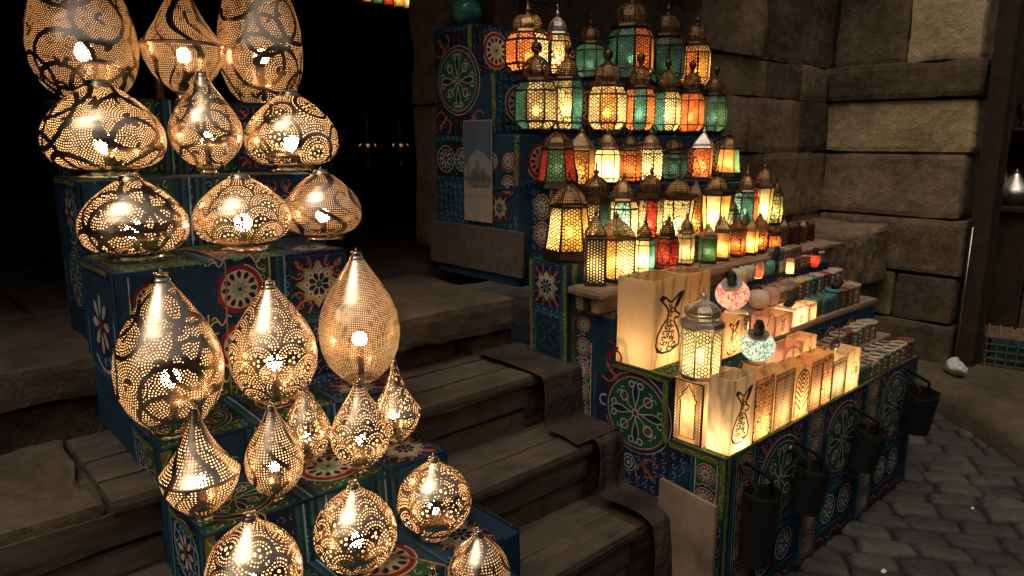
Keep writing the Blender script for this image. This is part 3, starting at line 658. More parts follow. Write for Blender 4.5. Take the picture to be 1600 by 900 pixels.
cv.frame((XR0, 3.15, -.15), (0, -1, 0), (0, 0, 1), (-1, 0, 0), 2.1)
cv.frame((XR0+.07, 2.50, 1.27), (0, -1, 0), (0, 0, 1), (-1, 0, 0), .4); cv.rect(0, 0, .165, .305, 'navy', 0); cv.medallion((.085, .09), .06, 2); cv.medallion((.085, .22), .06, 2); cv.scroll(.14, 0, .163, .303, L=4)
cv.frame((XR0+.07, 2.335, 1.27), (1, 0, 0), (0, 0, 1), (0, -1, 0), .9); cv.rect(0, 0.003, 1.7, .303, 'navy', 0); cv.stripes(.0, .24, 1.7, .30, False)
cv.frame((XR0, 3.15, -.15), (0, -1, 0), (0, 0, 1), (-1, 0, 0), 2.1)
# tower side above the plank
cv.scroll(sy(2.535), sz(1.585), sy(2.503), sz(1.825), L=4); cv.scroll(sy(2.70), sz(1.835), sy(2.668), sz(2.115), L=4); cv.scroll(sy(2.865), sz(2.125), sy(2.833), sz(2.355), L=4)
cv.stripes(sy(2.63), sz(1.38), sy(2.60), sz(1.83)); cv.medallion((sy(2.70), sz(1.70)), .055, 2); cv.medallion((sy(2.575), sz(1.70)), .05, 3); cv.medallion((sy(2.575), sz(1.585)), .05, 3)
cv.stripes(sy(2.83), sz(1.78), sy(2.5), sz(1.81), False, 3); cv.starsquare(sy(2.70), sz(1.40), sy(2.56), sz(1.55), 3); cv.stripes(sy(2.85), sz(1.56), sy(2.52), sz(1.585), False, 5)
cv.rect(sy(3.13), sz(1.40), sy(2.72), sz(1.60), 'blue', 1); cv.rect(sy(3.13), sz(1.62), sy(2.86), sz(1.80), 'black', 2); cv.rosette((sy(3.06), sz(1.71)), .07, 3); cv.rosette((sy(2.93), sz(1.71)), .06, 3)
cv.rect(sy(3.13), sz(1.83), sy(2.75), sz(2.34), 'black', 1); cv.bigmed((sy(2.95), sz(2.10)), .17, 2)
for (X, Y, a, b) in ((3.12, 1.85, 1, 1), (2.77, 1.85, -1, 1), (3.12, 2.32, 1, -1)): cv.swirl(sy(X), sz(Y), a, b, .11, 'orange', 3, .009)
# scroll trim along the front of every riser and on the tier tops
for i, (y, z) in enumerate(T[1:], 1):
    cv.frame((XR0, y, T[i-1][1]), (1, 0, 0), (0, 0, 1), (0, -1, 0), i)
    if i == 4: continue
    cv.rect(0, 0.003, [0, 2.03, 2.05, 2.13, 0, 1.86, 1.86, 1.86][i], z-T[i-1][1], 'navy', 0)
    for k in range(7): cv.medallion((.14+.26*k, (z-T[i-1][1])*.5), min(.09, (z-T[i-1][1])*.38), 1)
for i, (y, z) in enumerate(T[:4]):
    y1 = T[i+1][0]; cv.frame((XR0, y, z), (1, 0, 0), (0, 1, 0), (0, 0, 1), i)
    cv.rect(0.004, .004, 2.02, y1-y-.004, 'green', 0); cv.scroll(.004, .004, 2.02, .03, L=2); cv.scroll(.004, .034, .03, y1-y-.01, L=2)
    for k in range(5): cv.medallion((.2+.36*k, (y1-y)*.58), .085, 1)
c_ = cv.build('patterned_cloth', rs); c_.location = (-XR0, -1.335, .15)
mb = MB(); mb.box(2.312, 2.328, 2.462, 3.2, 1.15, 1.375, bev=.003)
tag(mb.build('base_plank', M['wood'], rs, (-XR0, -1.335, .15)))
# boards that carry the lowest lantern row and the candle cups
pk = thing('shelf_plank', 'long bare wooden plank under the lowest row of lanterns', 'plank', (2.26, 2.01, 1.07), group='bare planks on the stall')
V, Q = rough_blocks([(0, 2.35, -.10, .10, .075, .105), (.02, 2.3, -.06, -.01, .0, .073), (.02, 2.3, .03, .08, .0, .073)], .03, .008, .01, 41); npmesh('board', V, Q, M['wood_pale'], pk, False)
for (x, y, z, ln, lab) in ((3.42, 1.545, .60, .93, 'narrow raw plank under the second row of candle cups'), (3.35, 1.66, .86, 1.05, 'narrow raw plank beneath the third row of candle cups'), (3.12, 1.84, .86, 1.4, 'narrow raw plank beneath the fourth row of candle cups')):
    pk = thing('shelf_plank', lab, 'plank', (x, y, z), group='bare planks on the stall'); hh = .1 if z < .8 else (.028 if y < 1.7 else .09)
    V, Q = rough_blocks([(0, ln, -.055, .055, hh-.022, hh), (.02, ln-.02, -.035, .035, .002, hh-.024)] if hh > .05 else [(0, ln, -.055, .055, .002, hh)], .03, .006, .006, 43); npmesh('board', V, Q, M['wood_pale'], pk, False)
# leaning board
t = thing('wooden_board', 'flat pale plywood board leaning on the stall corner', 'board', (2.29, 1.46, -.15), 0)
mb = MB(); mb.add([(-.018, .14, 0), (-.018, -.13, 0), (-.018, -.125, .575), (-.018, .135, .60), (0, .14, 0), (0, -.13, 0), (0, -.125, .575), (0, .135, .60)],
                  [(0, 1, 2, 3), (7, 6, 5, 4), (3, 2, 6, 7), (0, 3, 7, 4), (1, 5, 6, 2), (0, 4, 5, 1)])
mb.build('panel', simple('plywood', (.27, .19, .13), .7, var=.5, scale=4, bump=.4, bscale=25), t)
# calendar picture on the tower side
t = thing('wall_calendar', 'paper calendar showing a domed building, hung on the cloth of the tower side', 'calendar', (2.318, 2.79, 1.40))
mb = MB(); sk, cl, bd, pr_ = [simple(n, c, .6, var=.1, bump=.05) for n, c in (('print_sky', (.06, .085, .12)), ('print_cloud', (.19, .20, .21)), ('print_building', (.11, .10, .095)), ('print_paper', (.28, .23, .19)))]
def cal(pts, m_, L): mb.add([(-.002-L*.0008, -(u), v) for u, v in pts], [tuple(range(len(pts)))], m_)
mb.box(-.002, 0, -.11, .11, 0, .50, 3)
cal([(-.105, .13), (.105, .13), (.105, .495), (-.105, .495)], 0, 1)
cal([(-.105, .26), (-.05, .33), (0, .36), (.05, .34), (.105, .30), (.105, .22), (-.105, .22)], 1, 2)
cal([(-.105, .13), (.105, .13), (.105, .20), (-.105, .20)], 3, 2)
for u, w_, hh in ((-.07, .012, .36), (-.03, .04, .25), (.0, .03, .29), (.04, .045, .25), (.08, .03, .23)): cal([(u-w_/2, .17), (u+w_/2, .17), (u+w_/2, hh), (u, hh+w_*.5), (u-w_/2, hh)], 2, 3)
for k in range(4):
    for q in range(2): cal([(-.045+.028*k, .20+.026*q), (-.037+.028*k, .20+.026*q), (-.037+.028*k, .214+.026*q), (-.045+.028*k, .214+.026*q)], 4, 5)
for k in range(7): cal([(-.085+.025*k, .18), (-.075+.025*k, .18), (-.075+.025*k, .205), (-.085+.025*k, .205)], 1, 4)
mb.build('sheet', [sk, cl, bd, pr_, simple('print_ink', (.05, .045, .045), .6)], t)

# ------------------------------------------------------------------ left stand
XL0, XL1 = .55, 1.34
ls = thing('lamp_stand', 'stepped stand wrapped in medallion and star cloth carrying the brass lamps', 'stand', (XL0, 1.25, 0))
TL = [(1.25, .50), (1.50, .60), (1.79, .79), (2.09, .93), (2.40, 1.40), (2.85, 1.66), (3.31, 1.97)]
XT = [1.34, 1.40, 1.34, 1.34, 1.34, 1.50, 1.66]; XB = [.55, .55, .55, .55, .55, .585, .68]
body = MB()
for i, (y, z) in enumerate(TL):
    y1 = TL[i+1][0] if i < len(TL)-1 else 3.85
    body.box(XB[i], XT[i], y, y1, -.1 if i < 4 else .8, z, bev=.006)
body.build('body', FAB[CN.index('blue')], ls, (-XL0, -1.25, 0))
cv = Canvas(); W_ = XL1-XL0
for i, (y, z) in enumerate(TL):
    z0 = TL[i-1][1] if i else 0; H_ = z-z0; y1 = TL[i+1][0] if i < len(TL)-1 else 3.85
    cv.frame((XB[i], y, z0), (1, 0, 0), (0, 0, 1), (0, -1, 0), i*.9)
    cv.rect(0, .003, W_, H_-.002, 'navy', 0)
    if i == 4:
        cv.medcol(.03, .0, .15, H_-.01, 1); cv.stripes(.16, 0, .26, H_); cv.rect(.265, 0, .49, H_-.01, 'green', 1)
        for k in range(2): cv.medallion((.378, H_-.10-.20*k), .088, 2)
        for k in range(3):
            for e_ in (-1, 1):
                cv.line([(.378+e_*(.03+.07*t), H_-.20*k-.0+.016*math.sin(t*9)) for t in [q/10 for q in range(11)]], .005, 'cream', 3); cv.petal((.378, H_-.20*k-.002), PI/2-e_*PI/2, .012, .05, .011, 'navy', 4)
            for e_ in (-1, 1): cv.ring((.378+e_*.085, H_-.20*k-.02), .018, .023, 'cream', 3, 14, 1, 5)
        cv.rect(.265, 0, .27, H_, 'cream', 3); cv.rect(.485, 0, .49, H_, 'cream', 3); cv.stripes(.495, 0, .55, H_); cv.starsquare(.555, H_-.225, .785, H_-.003, 1)
        cv.stripes(.555, H_-.27, .785, H_-.23, False)
    elif i in (5, 6):
        cv.stripes(0, .0, .08, H_); cv.rect(.10, 0, .3, H_, 'green', 1); cv.medallion((.2, H_*.5), H_*.42, 2); cv.stripes(.32, 0, .42, H_); cv.rect(.44, 0, .62, H_, 'green', 1)
        cv.medallion((.53, H_*.5), min(.085, H_*.42), 2); cv.starsquare(.64, .01, .78, H_-.01, 1)
    else:
        cv.scroll(0, 0, .03, H_, L=3); cv.medallion((.12, H_*.5), H_*.42, 2); cv.stripes(.24, 0, .36, H_); cv.rect(.37, 0, .50, H_, 'green', 1); cv.medallion((.435, H_*.5), min(.06, H_*.44), 2); cv.stripes(.51, 0, .6, H_)
        cv.rect(.62, .01, .78, H_-.01, 'teal', 1)
    # tops
    cv.frame((XB[i], y, z), (1, 0, 0), (0, 1, 0), (0, 0, 1), i*1.7)
    D_ = y1-y-.004; cv.rect(.002, .002, W_-.002, D_, 'navy', 0)
    m_ = min(.13, D_*.46)
    cv.rect(.02, .01, .26, D_, 'green', 1); cv.bigmed((.14, D_*.5), m_*.9, 2); cv.stripes(.27, 0.004, .33, D_); cv.rect(.34, .004, .55, D_, 'green', 1); cv.medallion((.445, D_*.5), m_*.75, 2)
    cv.stripes(.56, .004, .59, D_); cv.starsquare(.60, .006, .785, min(D_, .19), 1)
# left side and right side
for side, sx, ax, n_ in ((0, XL0, 1, -1), (1, XL1, -1, 1)):
    for i, (y, z) in enumerate(TL):
        y1 = TL[i+1][0] if i < len(TL)-1 else 3.85; xx = XT[i] if side else XB[i]
        z0 = max(.0, z-.62) if i < 4 else max(1.0, z-.5)
        if side == 0: cv.frame((xx, y1, z0), (0, -1, 0), (0, 0, 1), (-1, 0, 0), i)
        else: cv.frame((xx, y, z0), (0, 1, 0), (0, 0, 1), (1, 0, 0), i)
        w_ = y1-y; H_ = z-z0
        cv.rect(0, 0, w_, H_, 'navy', 0)
        cv.stripes(0.002, 0, .05, H_); cv.stripes(w_-.05, 0, w_-.002, H_)
        nr_ = max(1, int(H_/.2))
        for k in range(nr_):
            cc = (w_/2, H_*(k+.5)/nr_); (cv.bigmed if (i+k) % 2 else cv.rosette)(cc, min(w_*.5-.055, H_/nr_*.48), 1)
        cv.scroll(.055, H_-.02, w_-.055, H_-.002, L=9)
c_ = cv.build('patterned_cloth', ls); c_.location = (-XL0, -1.25, 0)

# ------------------------------------------------------------------ pierced brass lamps
SH = {'onion': [(.09, .50), (.105, .64), (.14, .79), (.20, .915), (.29, .985), (.38, 1.0), (.48, .98), (.58, .90), (.68, .76), (.78, .57), (.86, .38), (.92, .2)],
      'tear': [(.06, .24), (.10, .46), (.18, .75), (.28, .94), (.38, 1.0), (.48, .97), (.60, .80), (.72, .54), (.83, .29), (.92, .15)],
      'egg': [(.03, .36), (.07, .52), (.16, .80), (.28, .96), (.40, 1.0), (.52, .95), (.64, .79), (.76, .54), (.86, .31), (.93, .15)],
      'tagine': [(.07, .24), (.12, .50), (.20, .74), (.30, .91), (.395, .985), (.405, 1.0), (.415, .985), (.50, .76), (.60, .54), (.72, .34), (.84, .19), (.93, .11)],
      'melon': [(.08, .42), (.13, .66), (.22, .88), (.34, 1.0), (.48, .995), (.60, .91), (.70, .75), (.78, .54), (.84, .34), (.89, .19), (.93, .14)],
      'jar': [(.0, .42), (.02, .55), (.10, .80), (.24, .96), (.38, 1.0), (.55, .95), (.72, .80), (.86, .55), (.94, .3)]}
def fib_centres(prof_v, prof_r, R, k, off=0.):
    out = []
    return out
def brass_lamp(label, pos, R, h, shape, motif, seed, lobes=0, mat='holes', bulb='warm', p=.0085, rot=0, group='pierced brass lamps on the stand', bulbr=.024, foot=True):
    x, y, z = pos; t = thing('pierced_lamp', label, 'lamp', pos, rot, group)
    pf = SH[shape]; nv, nu = 150, 256
    tt = np.linspace(pf[0][0], pf[-1][0], nv); rr = np.interp(tt, [a for a, b in pf], [b for a, b in pf])
    if shape != 'tagine': 
        kk = np.ones(9)/9; rp = np.concatenate([rr[:1].repeat(4), rr, rr[-1:].repeat(4)]); r2 = np.convolve(rp, kk, 'valid'); r2[:3] = rr[:3]; rr = r2
    else:
        kk = np.ones(5)/5; rp = np.concatenate([rr[:1].repeat(2), rr, rr[-1:].repeat(2)]); rr = np.maximum(np.convolve(rp, kk, 'valid'), rr*(np.abs(tt-.405) < .02))
    th = np.linspace(0, TAU, nu+1)[:-1]
    rad = rr[:, None]*R*np.ones(nu)[None]
    if lobes:
        ph = (tt-tt[0])/(tt[-1]-tt[0])
        rad = rad*(1-.055*np.sin(PI*np.clip(ph*1.25, 0, 1))[:, None]*(.5+.5*np.cos(th*lobes))[None]**2)
    P = np.stack([rad*np.cos(th), rad*np.sin(th), (tt*h)[:, None]*np.ones(nu)[None]], -1)
    rl = np.random.default_rng(seed)
    arc = np.concatenate([[0], np.cumsum(np.hypot(np.diff(rr*R), np.diff(tt*h)))])
    # motif centres on the surface
    C_ = []; CR = []
    if motif == 'scales':
        rs_ = R*.42; v = arc[-1]*.04; j = 0
        while v < arc[-1]*.86:
            k = int(np.searchsorted(arc, v)); m_ = max(3, int(TAU*rr[k]*R/(rs_*1.75)))
            for q in range(m_): a = TAU*(q+.5*(j % 2))/m_; C_.append((rr[k]*R*math.cos(a), rr[k]*R*math.sin(a), tt[k]*h)); CR.append(rs_*(.55+.45*min(1, rr[k])))
            v += rs_*.78; j += 1
    else:
        tries = 0; mind = R*(.50 if motif == 'swirl' else .62)
        while tries < 900 and len(C_) < 40:
            tries += 1; k = rl.integers(4, int(nv*.86)); a = rl.random()*TAU; c = np.array((rr[k]*R*math.cos(a), rr[k]*R*math.sin(a), tt[k]*h))
            if all(np.linalg.norm(c-np.array(q)) > mind*(.5+.5*rr[k]) for q in C_): C_.append(tuple(c)); CR.append(mind*(.52+.2*rl.random())*(.5+.5*rr[k]))
    C_ = np.array(C_); CR = np.array(CR); nC = len(C_)
    Pn = np.concatenate([P, P[:, :1]], 1)
    Fc = (P[:-1]+P[1:])/2; Fc = (Fc+np.roll(Fc, -1, 1))/2      # face centres (nv-1, nu)
    D = np.linalg.norm(Fc[:, :, None]-C_[None, None], axis=-1)
    if motif == 'scales':
        inside = D < CR; score = np.where(inside, C_[:, 2][None, None], 9e9); idc = np.argmin(score, -1); none = ~inside.any(-1)
    else:
        idc = np.argmin(D/CR, -1); none = np.zeros(idc.shape, bool)
    cor = [(0, 0), (0, 1), (1, 1), (1, 0)]          # (dv, du) order around quad
    UV1 = np.zeros((nv-1, nu, 4, 2)); UV2 = np.zeros((nv-1, nu, 4, 2))
    cc = C_[idc]; ang_c = np.arctan2(cc[..., 1], cc[..., 0])
    ex = np.stack([-np.sin(ang_c), np.cos(ang_c), ang_c*0], -1)
    fd = Fc-cc; fa = np.arctan2(fd[..., 2], (fd*ex).sum(-1))
    du_ = D[np.arange(nv-1)[:, None], np.arange(nu)[None], idc]
    crk = CR[idc]
    coarse = (du_ < crk*.46) if motif in ('scales', 'rings') else np.zeros(du_.shape, bool)
    pp = np.where(coarse, p*1.9, p)
    zone = np.floor((arc[:-1]+arc[1:])/2/(p*7)); nzone = {}
    for zz in np.unique(zone): nzone[zz] = max(6, int(TAU*rr[:-1][zone == zz].mean()*R/p))
    nzrow = np.array([nzone[zz] for zz in zone])
    plain = (motif == 'plain') | none
    
    if motif == 'stripes':
        plain = np.ones_like(none)
    for ci, (dv, du) in enumerate(cor):
        pc = Pn[dv:nv-1+dv, du:nu+du] if dv or du else Pn[:nv-1, :nu]
        d = pc-cc; dist = np.linalg.norm(d, axis=-1); a = np.arctan2(d[..., 2], (d*ex).sum(-1)); a = fa+((a-fa+PI) % TAU-PI)
        s1 = dist/pp; a1 = a/TAU+2
        vv = arc[dv:nv-1+dv][:, None]*np.ones(nu)[None]; uu = (np.arange(nu)+du)[None]/nu*np.ones(nv-1)[:, None]
        UV1[:, :, ci, 0] = np.where(plain, vv/p, s1); UV1[:, :, ci, 1] = np.where(plain, uu, a1)
        UV2[:, :, ci, 0] = np.where(plain, nzrow[:, None], 0.)
        band = np.ones(dist.shape)
        if motif == 'scales': band = np.where(plain, 1., crk-dist-R*.035); band = np.where(~plain & ~coarse, np.minimum(band, np.abs(dist-crk*.46)-.0016), band)
        elif motif in ('swirl', 'rings'):
            Dk = np.linalg.norm(pc[:, :, None]-C_[None, None], axis=-1)
            bw = R*(.045 if motif == 'swirl' else .035)
            b1 = np.abs(Dk-(CR*(1.12 if motif == 'rings' else 1.75))[None, None])[..., ::(1 if motif == 'rings' else 2)].min(-1)-bw*(1 if motif == 'rings' else 1.0)
            # a leaf or bird-like solid inside each ring
            g = np.stack([(d*ex).sum(-1), d[..., 2]], -1); sp_ = (idc*2.399) % TAU
            gu = g[..., 0]*np.cos(sp_)+g[..., 1]*np.sin(sp_); gv = -g[..., 0]*np.sin(sp_)+g[..., 1]*np.cos(sp_)
            gv2 = gv-.9*gu*gu/np.maximum(crk, 1e-6)+.18*crk
            leaf = np.hypot(gu/1.9, gv2*1.2)-crk*.20
            wing = np.hypot((gu-crk*.18)*1.3, (gv-crk*.28)/1.5)-crk*.17
            band = np.minimum(b1, np.minimum(leaf, wing)) if motif == 'swirl' else np.minimum(b1, np.hypot(gu, gv)-crk*.12)
        elif motif == 'stripes':
            k_ = 5; w_ = (uu*TAU*k_+2.2*np.sin(vv/arc[-1]*9+seed)); rloc = np.interp(vv, arc, rr*R)
            band = (np.abs(((w_/TAU) % 1)-.5)*TAU/k_*rloc)-R*.085
            b3 = np.abs(((w_/TAU+.5) % 1)-.5)*TAU/k_*rloc-R*.03; band = np.minimum(band, np.where(vv < arc[-1]*.7, b3, 1))
        vtop = arc[-1]-vv; band = np.minimum(band, vtop-R*.05); band = np.minimum(band, vv-R*.03)
        if shape == 'tagine': zr = np.interp(.405, tt, arc); band = np.minimum(band, np.abs(vv-zr)-R*.05)
        UV2[:, :, ci, 1] = band*50
    # keep 'band' usable: nz and band live in the same map
    idx = np.arange(nv*nu).reshape(nv, nu); nx = np.roll(idx, -1, 1)
    Q = np.stack([idx[:-1], nx[:-1], nx[1:], idx[1:]], -1).reshape(-1, 4)
    npmesh('shade', P.reshape(-1, 3), Q, M[mat], t, True, {'UVMap': UV1.reshape(-1, 2), 'Band': UV2.reshape(-1, 2)})
    rt = rr[-1]*R; zt = tt[-1]*h; lm = M['lamp_metal']
    mb = MB(); mb.ngon([(zt-.004, rt*1.04), (zt+.001, rt*1.10), (zt+.004, rt*.98), (zt+h*.035, rt*.80), (zt+h*.037, rt*.86), (zt+h*.043, rt*.80), (zt+h*.046, .001)], 32, mat=0, smooth=True); cap_ = mb.build('cap', lm, t)
    zf = zt+h*.045; hf = max(h-zf, .012); k = min(.012, hf*.35)
    mb = MB(); mb.ngon([(zf-.002, k*.5), (zf+hf*.2, k*.55), (zf+hf*.35, k), (zf+hf*.55, k*.9), (zf+hf*.7, k*.35), (zf+hf*.85, k*.5), (zf+hf, .0008)], 14, smooth=True); mb.build('finial', lm, cap_)
    rb = rr[0]*R; zb = tt[0]*h
    if foot:
        mb = MB(); mb.ngon([(zb+.012, rb*1.0), (zb+.006, rb*1.10), (zb-.002, rb*1.06), (zb*.45, rb*.98), (zb*.40, rb*1.04), (zb*.32, rb*1.04), (zb*.32, rb*.9), (zb*.6, rb*.85)], 48, smooth=True); br_ = mb.build('base_ring', lm, t)
        for q in range(3):
            a = TAU*q/3+.5+seed; px, py = rb*.96*math.cos(a), rb*.96*math.sin(a); s_ = max(.006, zb*.25)
            mb = MB(); mb.ngon([(0, s_*.3), (s_*.3, s_*.75), (s_*.8, s_*.8), (s_*1.1, s_*.4), (max(zb*.36, s_*1.2), s_*.7)], 10, smooth=True, cap=(1, 1)); mb.build('foot', lm, br_, (px, py, 0))
    if bulb:
        br = R*.19; zc_ = h*.34
        mb = MB(); mb.ngon([(zc_+br*math.sin(q), max(.0005, br*math.cos(q))) for q in [-PI/2+PI*i/8 for i in range(9)]], 12, smooth=True); mb.build('bulb', M[bulb], t)
        mb = MB(); mb.ngon([(zb*.8, .012), (zc_-br*.95, .012)], 10, smooth=True, cap=(1, 1)); mb.build('socket', M['plastic'], t)
    return t
G1 = 'pierced brass lamps on the stepped stand'
LP = [('huge pierced brass jar lamp cut off by the picture top, left of the highest tier', (0.799, 3.55, 1.972), 0.21, 0.575, 'jar', 'swirl', 1, 0, 'holes_fine', 'warm_lo', .0085),
 ('pierced brass lamp with tall concave spout and sharp rim, middle of the highest tier', (1.192, 3.52, 1.972), 0.182, 0.611, 'tagine', 'stripes', 2, 0, 'holes_fine', 'warm_lo', .0085),
 ('tall jar-shaped brass lamp with big-dot swirls, right of the highest tier', (1.55, 3.5, 1.972), 0.198, 0.67, 'jar', 'swirl', 33, 0, 'holes', 'warm_lo', .011),
 ('widest flat onion-shaped brass lamp with bird swirls, left on the second highest tier', (0.73, 3.08, 1.662), 0.211, 0.371, 'onion', 'swirl', 4, 0, 'holes', 'warm', .009),
 ('slim teardrop brass lamp with long shiny neck between two onion-shaped lamps', (1.106, 3.08, 1.662), 0.144, 0.43, 'tear', 'swirl', 5, 0, 'holes_fine', 'warm', .009),
 ('onion-shaped brass lamp with dotted diamond bands, right on the second highest tier', (1.466, 3.05, 1.662), 0.2, 0.364, 'onion', 'rings', 6, 0, 'holes', 'warm', .011),
 ('flat onion-shaped brass lamp with looping leaves, left above the star cloth', (0.691, 2.66, 1.402), 0.172, 0.295, 'onion', 'swirl', 77, 0, 'holes', 'warm', .0095),
 ('onion-shaped brass lamp with overlapping fish-scale fans above the red medallions', (1.063, 2.66, 1.402), 0.174, 0.289, 'onion', 'scales', 8, 0, 'holes', 'warm', .0085),
 ('small smooth onion-shaped brass lamp with broad wavy bands above the star panel', (1.403, 2.68, 1.402), 0.155, 0.294, 'onion', 'stripes', 9, 0, 'holes_fine', 'warm_lo', .008),
 ('largest drop-shaped brass lamp with bird roundel glowing at its belly', (0.626, 2.2, 0.932), 0.153, 0.506, 'egg', 'swirl', 10, 0, 'holes_fine', 'warm', .0085),
 ('drop-shaped brass lamp with fish-scale fans under the red medallions', (0.957, 2.22, 0.932), 0.141, 0.433, 'egg', 'scales', 11, 0, 'holes', 'warm', .009),
 ('smooth drop-shaped lamp pierced all over with tiny holes, no motifs', (1.276, 2.21, 0.932), 0.144, 0.5, 'egg', 'plain', 12, 0, 'holes_fine', 'warm', .0062),
 ('rimmed cone-topped brass lamp in front of the largest drop-shaped lamp', (0.584, 1.88, 0.792), 0.103, 0.332, 'tagine', 'stripes', 13, 0, 'holes', 'warm', .0085),
 ('slim teardrop brass lamp with smooth bands standing on the tier edge', (0.778, 1.85, 0.792), 0.081, 0.3, 'tear', 'stripes', 14, 0, 'holes', 'warm', .0075),
 ('small teardrop brass lamp half hidden behind two other teardrop lamps', (0.947, 1.99, 0.792), 0.074, 0.281, 'tear', 'rings', 15, 0, 'holes', 'warm', .008),
 ('teardrop brass lamp with large round rosettes below the plain drop lamp', (1.049, 1.84, 0.792), 0.091, 0.311, 'tear', 'scales', 16, 3, 'holes', 'warm', .0085),
 ('small rimmed cone-topped brass lamp at the right end of its tier', (1.238, 1.93, 0.792), 0.083, 0.312, 'tagine', 'rings', 17, 0, 'holes', 'warm', .0085),
 ('round squat brass lamp with looped bands at the bottom left corner of the stand', (0.617, 1.64, 0.602), 0.118, 0.305, 'melon', 'rings', 18, 0, 'holes', 'warm', .0085),
 ('dented bulbous brass lamp with fan motifs above the round red cloth medallion', (0.912, 1.65, 0.602), 0.115, 0.283, 'melon', 'scales', 19, 4, 'holes', 'warm', .0085),
 ('fluted melon-shaped brass lamp standing on the star square beside the wooden steps', (1.192, 1.66, 0.602), 0.114, 0.268, 'melon', 'rings', 20, 6, 'holes', 'warm', .0085),
 ('plain-sided brass lamp with one row of big holes, cropped at the picture bottom', (1.144, 1.39, 0.502), 0.088, 0.257, 'melon', 'stripes', 21, 6, 'holes_fine', 'warm_lo', .008),
 ('tiny brass lamp of which only the finial and shoulder show', (0.972, 1.37, 0.502), 0.048, 0.229, 'tear', 'plain', 22, 0, 'holes_fine', 'warm_lo', .007)]
for (lab, pos, R, h, shp, mot, sd_, lob, mt, bl, p) in LP: brass_lamp(lab, pos, R, h, shp, mot, sd_, lob, mt, bl, p, group=G1)
# lamp cables
def cable(label, pts, r=.0028):
    P = []; pts = [Vector(p) for p in pts]
    for i in range(len(pts)-1):
        p0, p1, p2, p3 = pts[max(i-1, 0)], pts[i], pts[i+1], pts[min(i+2, len(pts)-1)]
        for k in range(8):
            t = k/8; P.append(.5*((2*p1)+(-p0+p2)*t+(2*p0-5*p1+4*p2-p3)*t*t+(-p0+3*p1-3*p2+p3)*t*t*t))
    P.append(pts[-1]); mb = MB(); mb.tube(P, r, 6); o = mb.build('cable', M['cable']); return tag(o, label, 'cable', 'loose lamp cables')
cable('thin brown cable looping down beside the dented bulbous lamp', [(.98, 1.72, .607), (1.04, 1.62, .61), (1.09, 1.52, .61), (1.11, 1.488, .60), (1.12, 1.47, .51), (1.15, 1.40, .507)])
cable('thin brown cable hanging down the star cloth between two onion lamps', [(.86, 2.75, 1.41), (.87, 2.60, 1.42), (.88, 2.42, 1.408), (.882, 2.382, 1.38), (.87, 2.375, 1.2), (.86, 2.36, .95)])
cable('thin pale cable curled beside the rimmed lamp near the stand corner', [(.64, 1.84, .80), (.70, 1.81, .798), (.71, 1.775, .78), (.66, 1.76, .68), (.62, 1.72, .61)])
cable('thin brown cable trailing across the second highest tier', [(1.06, 2.90, 1.668), (1.18, 2.88, 1.672), (1.3, 2.87, 1.668), (1.44, 2.90, 1.67)])

# ------------------------------------------------------------------ coloured glass lanterns
ST = {'octa': dict(n=8, base=[(0, .60), (.035, .66), (.05, .70)], glass=[(.05, .66), (.135, 1.0), (.45, 1.0), (.54, .76)], sh=[(.54, .80), (.555, .90), (.58, .86), (.60, .60)], dome=[(.60, .62), (.66, .66), (.72, .58), (.77, .40), (.80, .16)]),
      'hexa': dict(n=6, base=[(0, .75), (.04, .80), (.05, .84)], glass=[(.05, .80), (.12, .96), (.50, .96), (.58, .80)], sh=[(.58, .84), (.60, .92), (.62, .84), (.635, .6)], dome=[(.635, .60), (.70, .60), (.76, .46), (.81, .22), (.83, .1)]),
      'taper': dict(n=6, base=[(0, 1.04), (.02, 1.06), (.10, .98), (.11, .90)], glass=[(.11, .94), (.60, .70)], sh=[(.60, .76), (.615, .78), (.63, .74)], dome=[(.63, .72), (.70, .68), (.77, .52), (.83, .26), (.86, .08)]),
      'square': dict(n=4, base=[(0, 1.02), (.03, 1.04), (.045, .98)], glass=[(.045, .96), (.60, .96)], sh=[(.60, 1.03), (.615, 1.05), (.63, 1.0)], dome=[(.63, .98), (.69, .90), (.76, .62), (.83, .34), (.90, .10)]),
      'hood': dict(n=6, base=[(0, .66), (.03, .7), (.04, .68)], glass=[(.04, .70), (.58, .94)], sh=[(.58, 1.10), (.60, 1.14), (.64, 1.10), (.66, .72)], dome=[(.66, .70), (.72, .66), (.79, .46), (.84, .16)]),
      'round': dict(n=8, base=[(0, .8), (.03, .86), (.045, .86)], glass=[(.045, .84), (.56, .84)], sh=[(.56, .90), (.58, .98), (.62, .94), (.65, .66)], dome=[(.65, .62), (.69, .74), (.75, .74), (.80, .52), (.84, .2), (.86, .10)])}
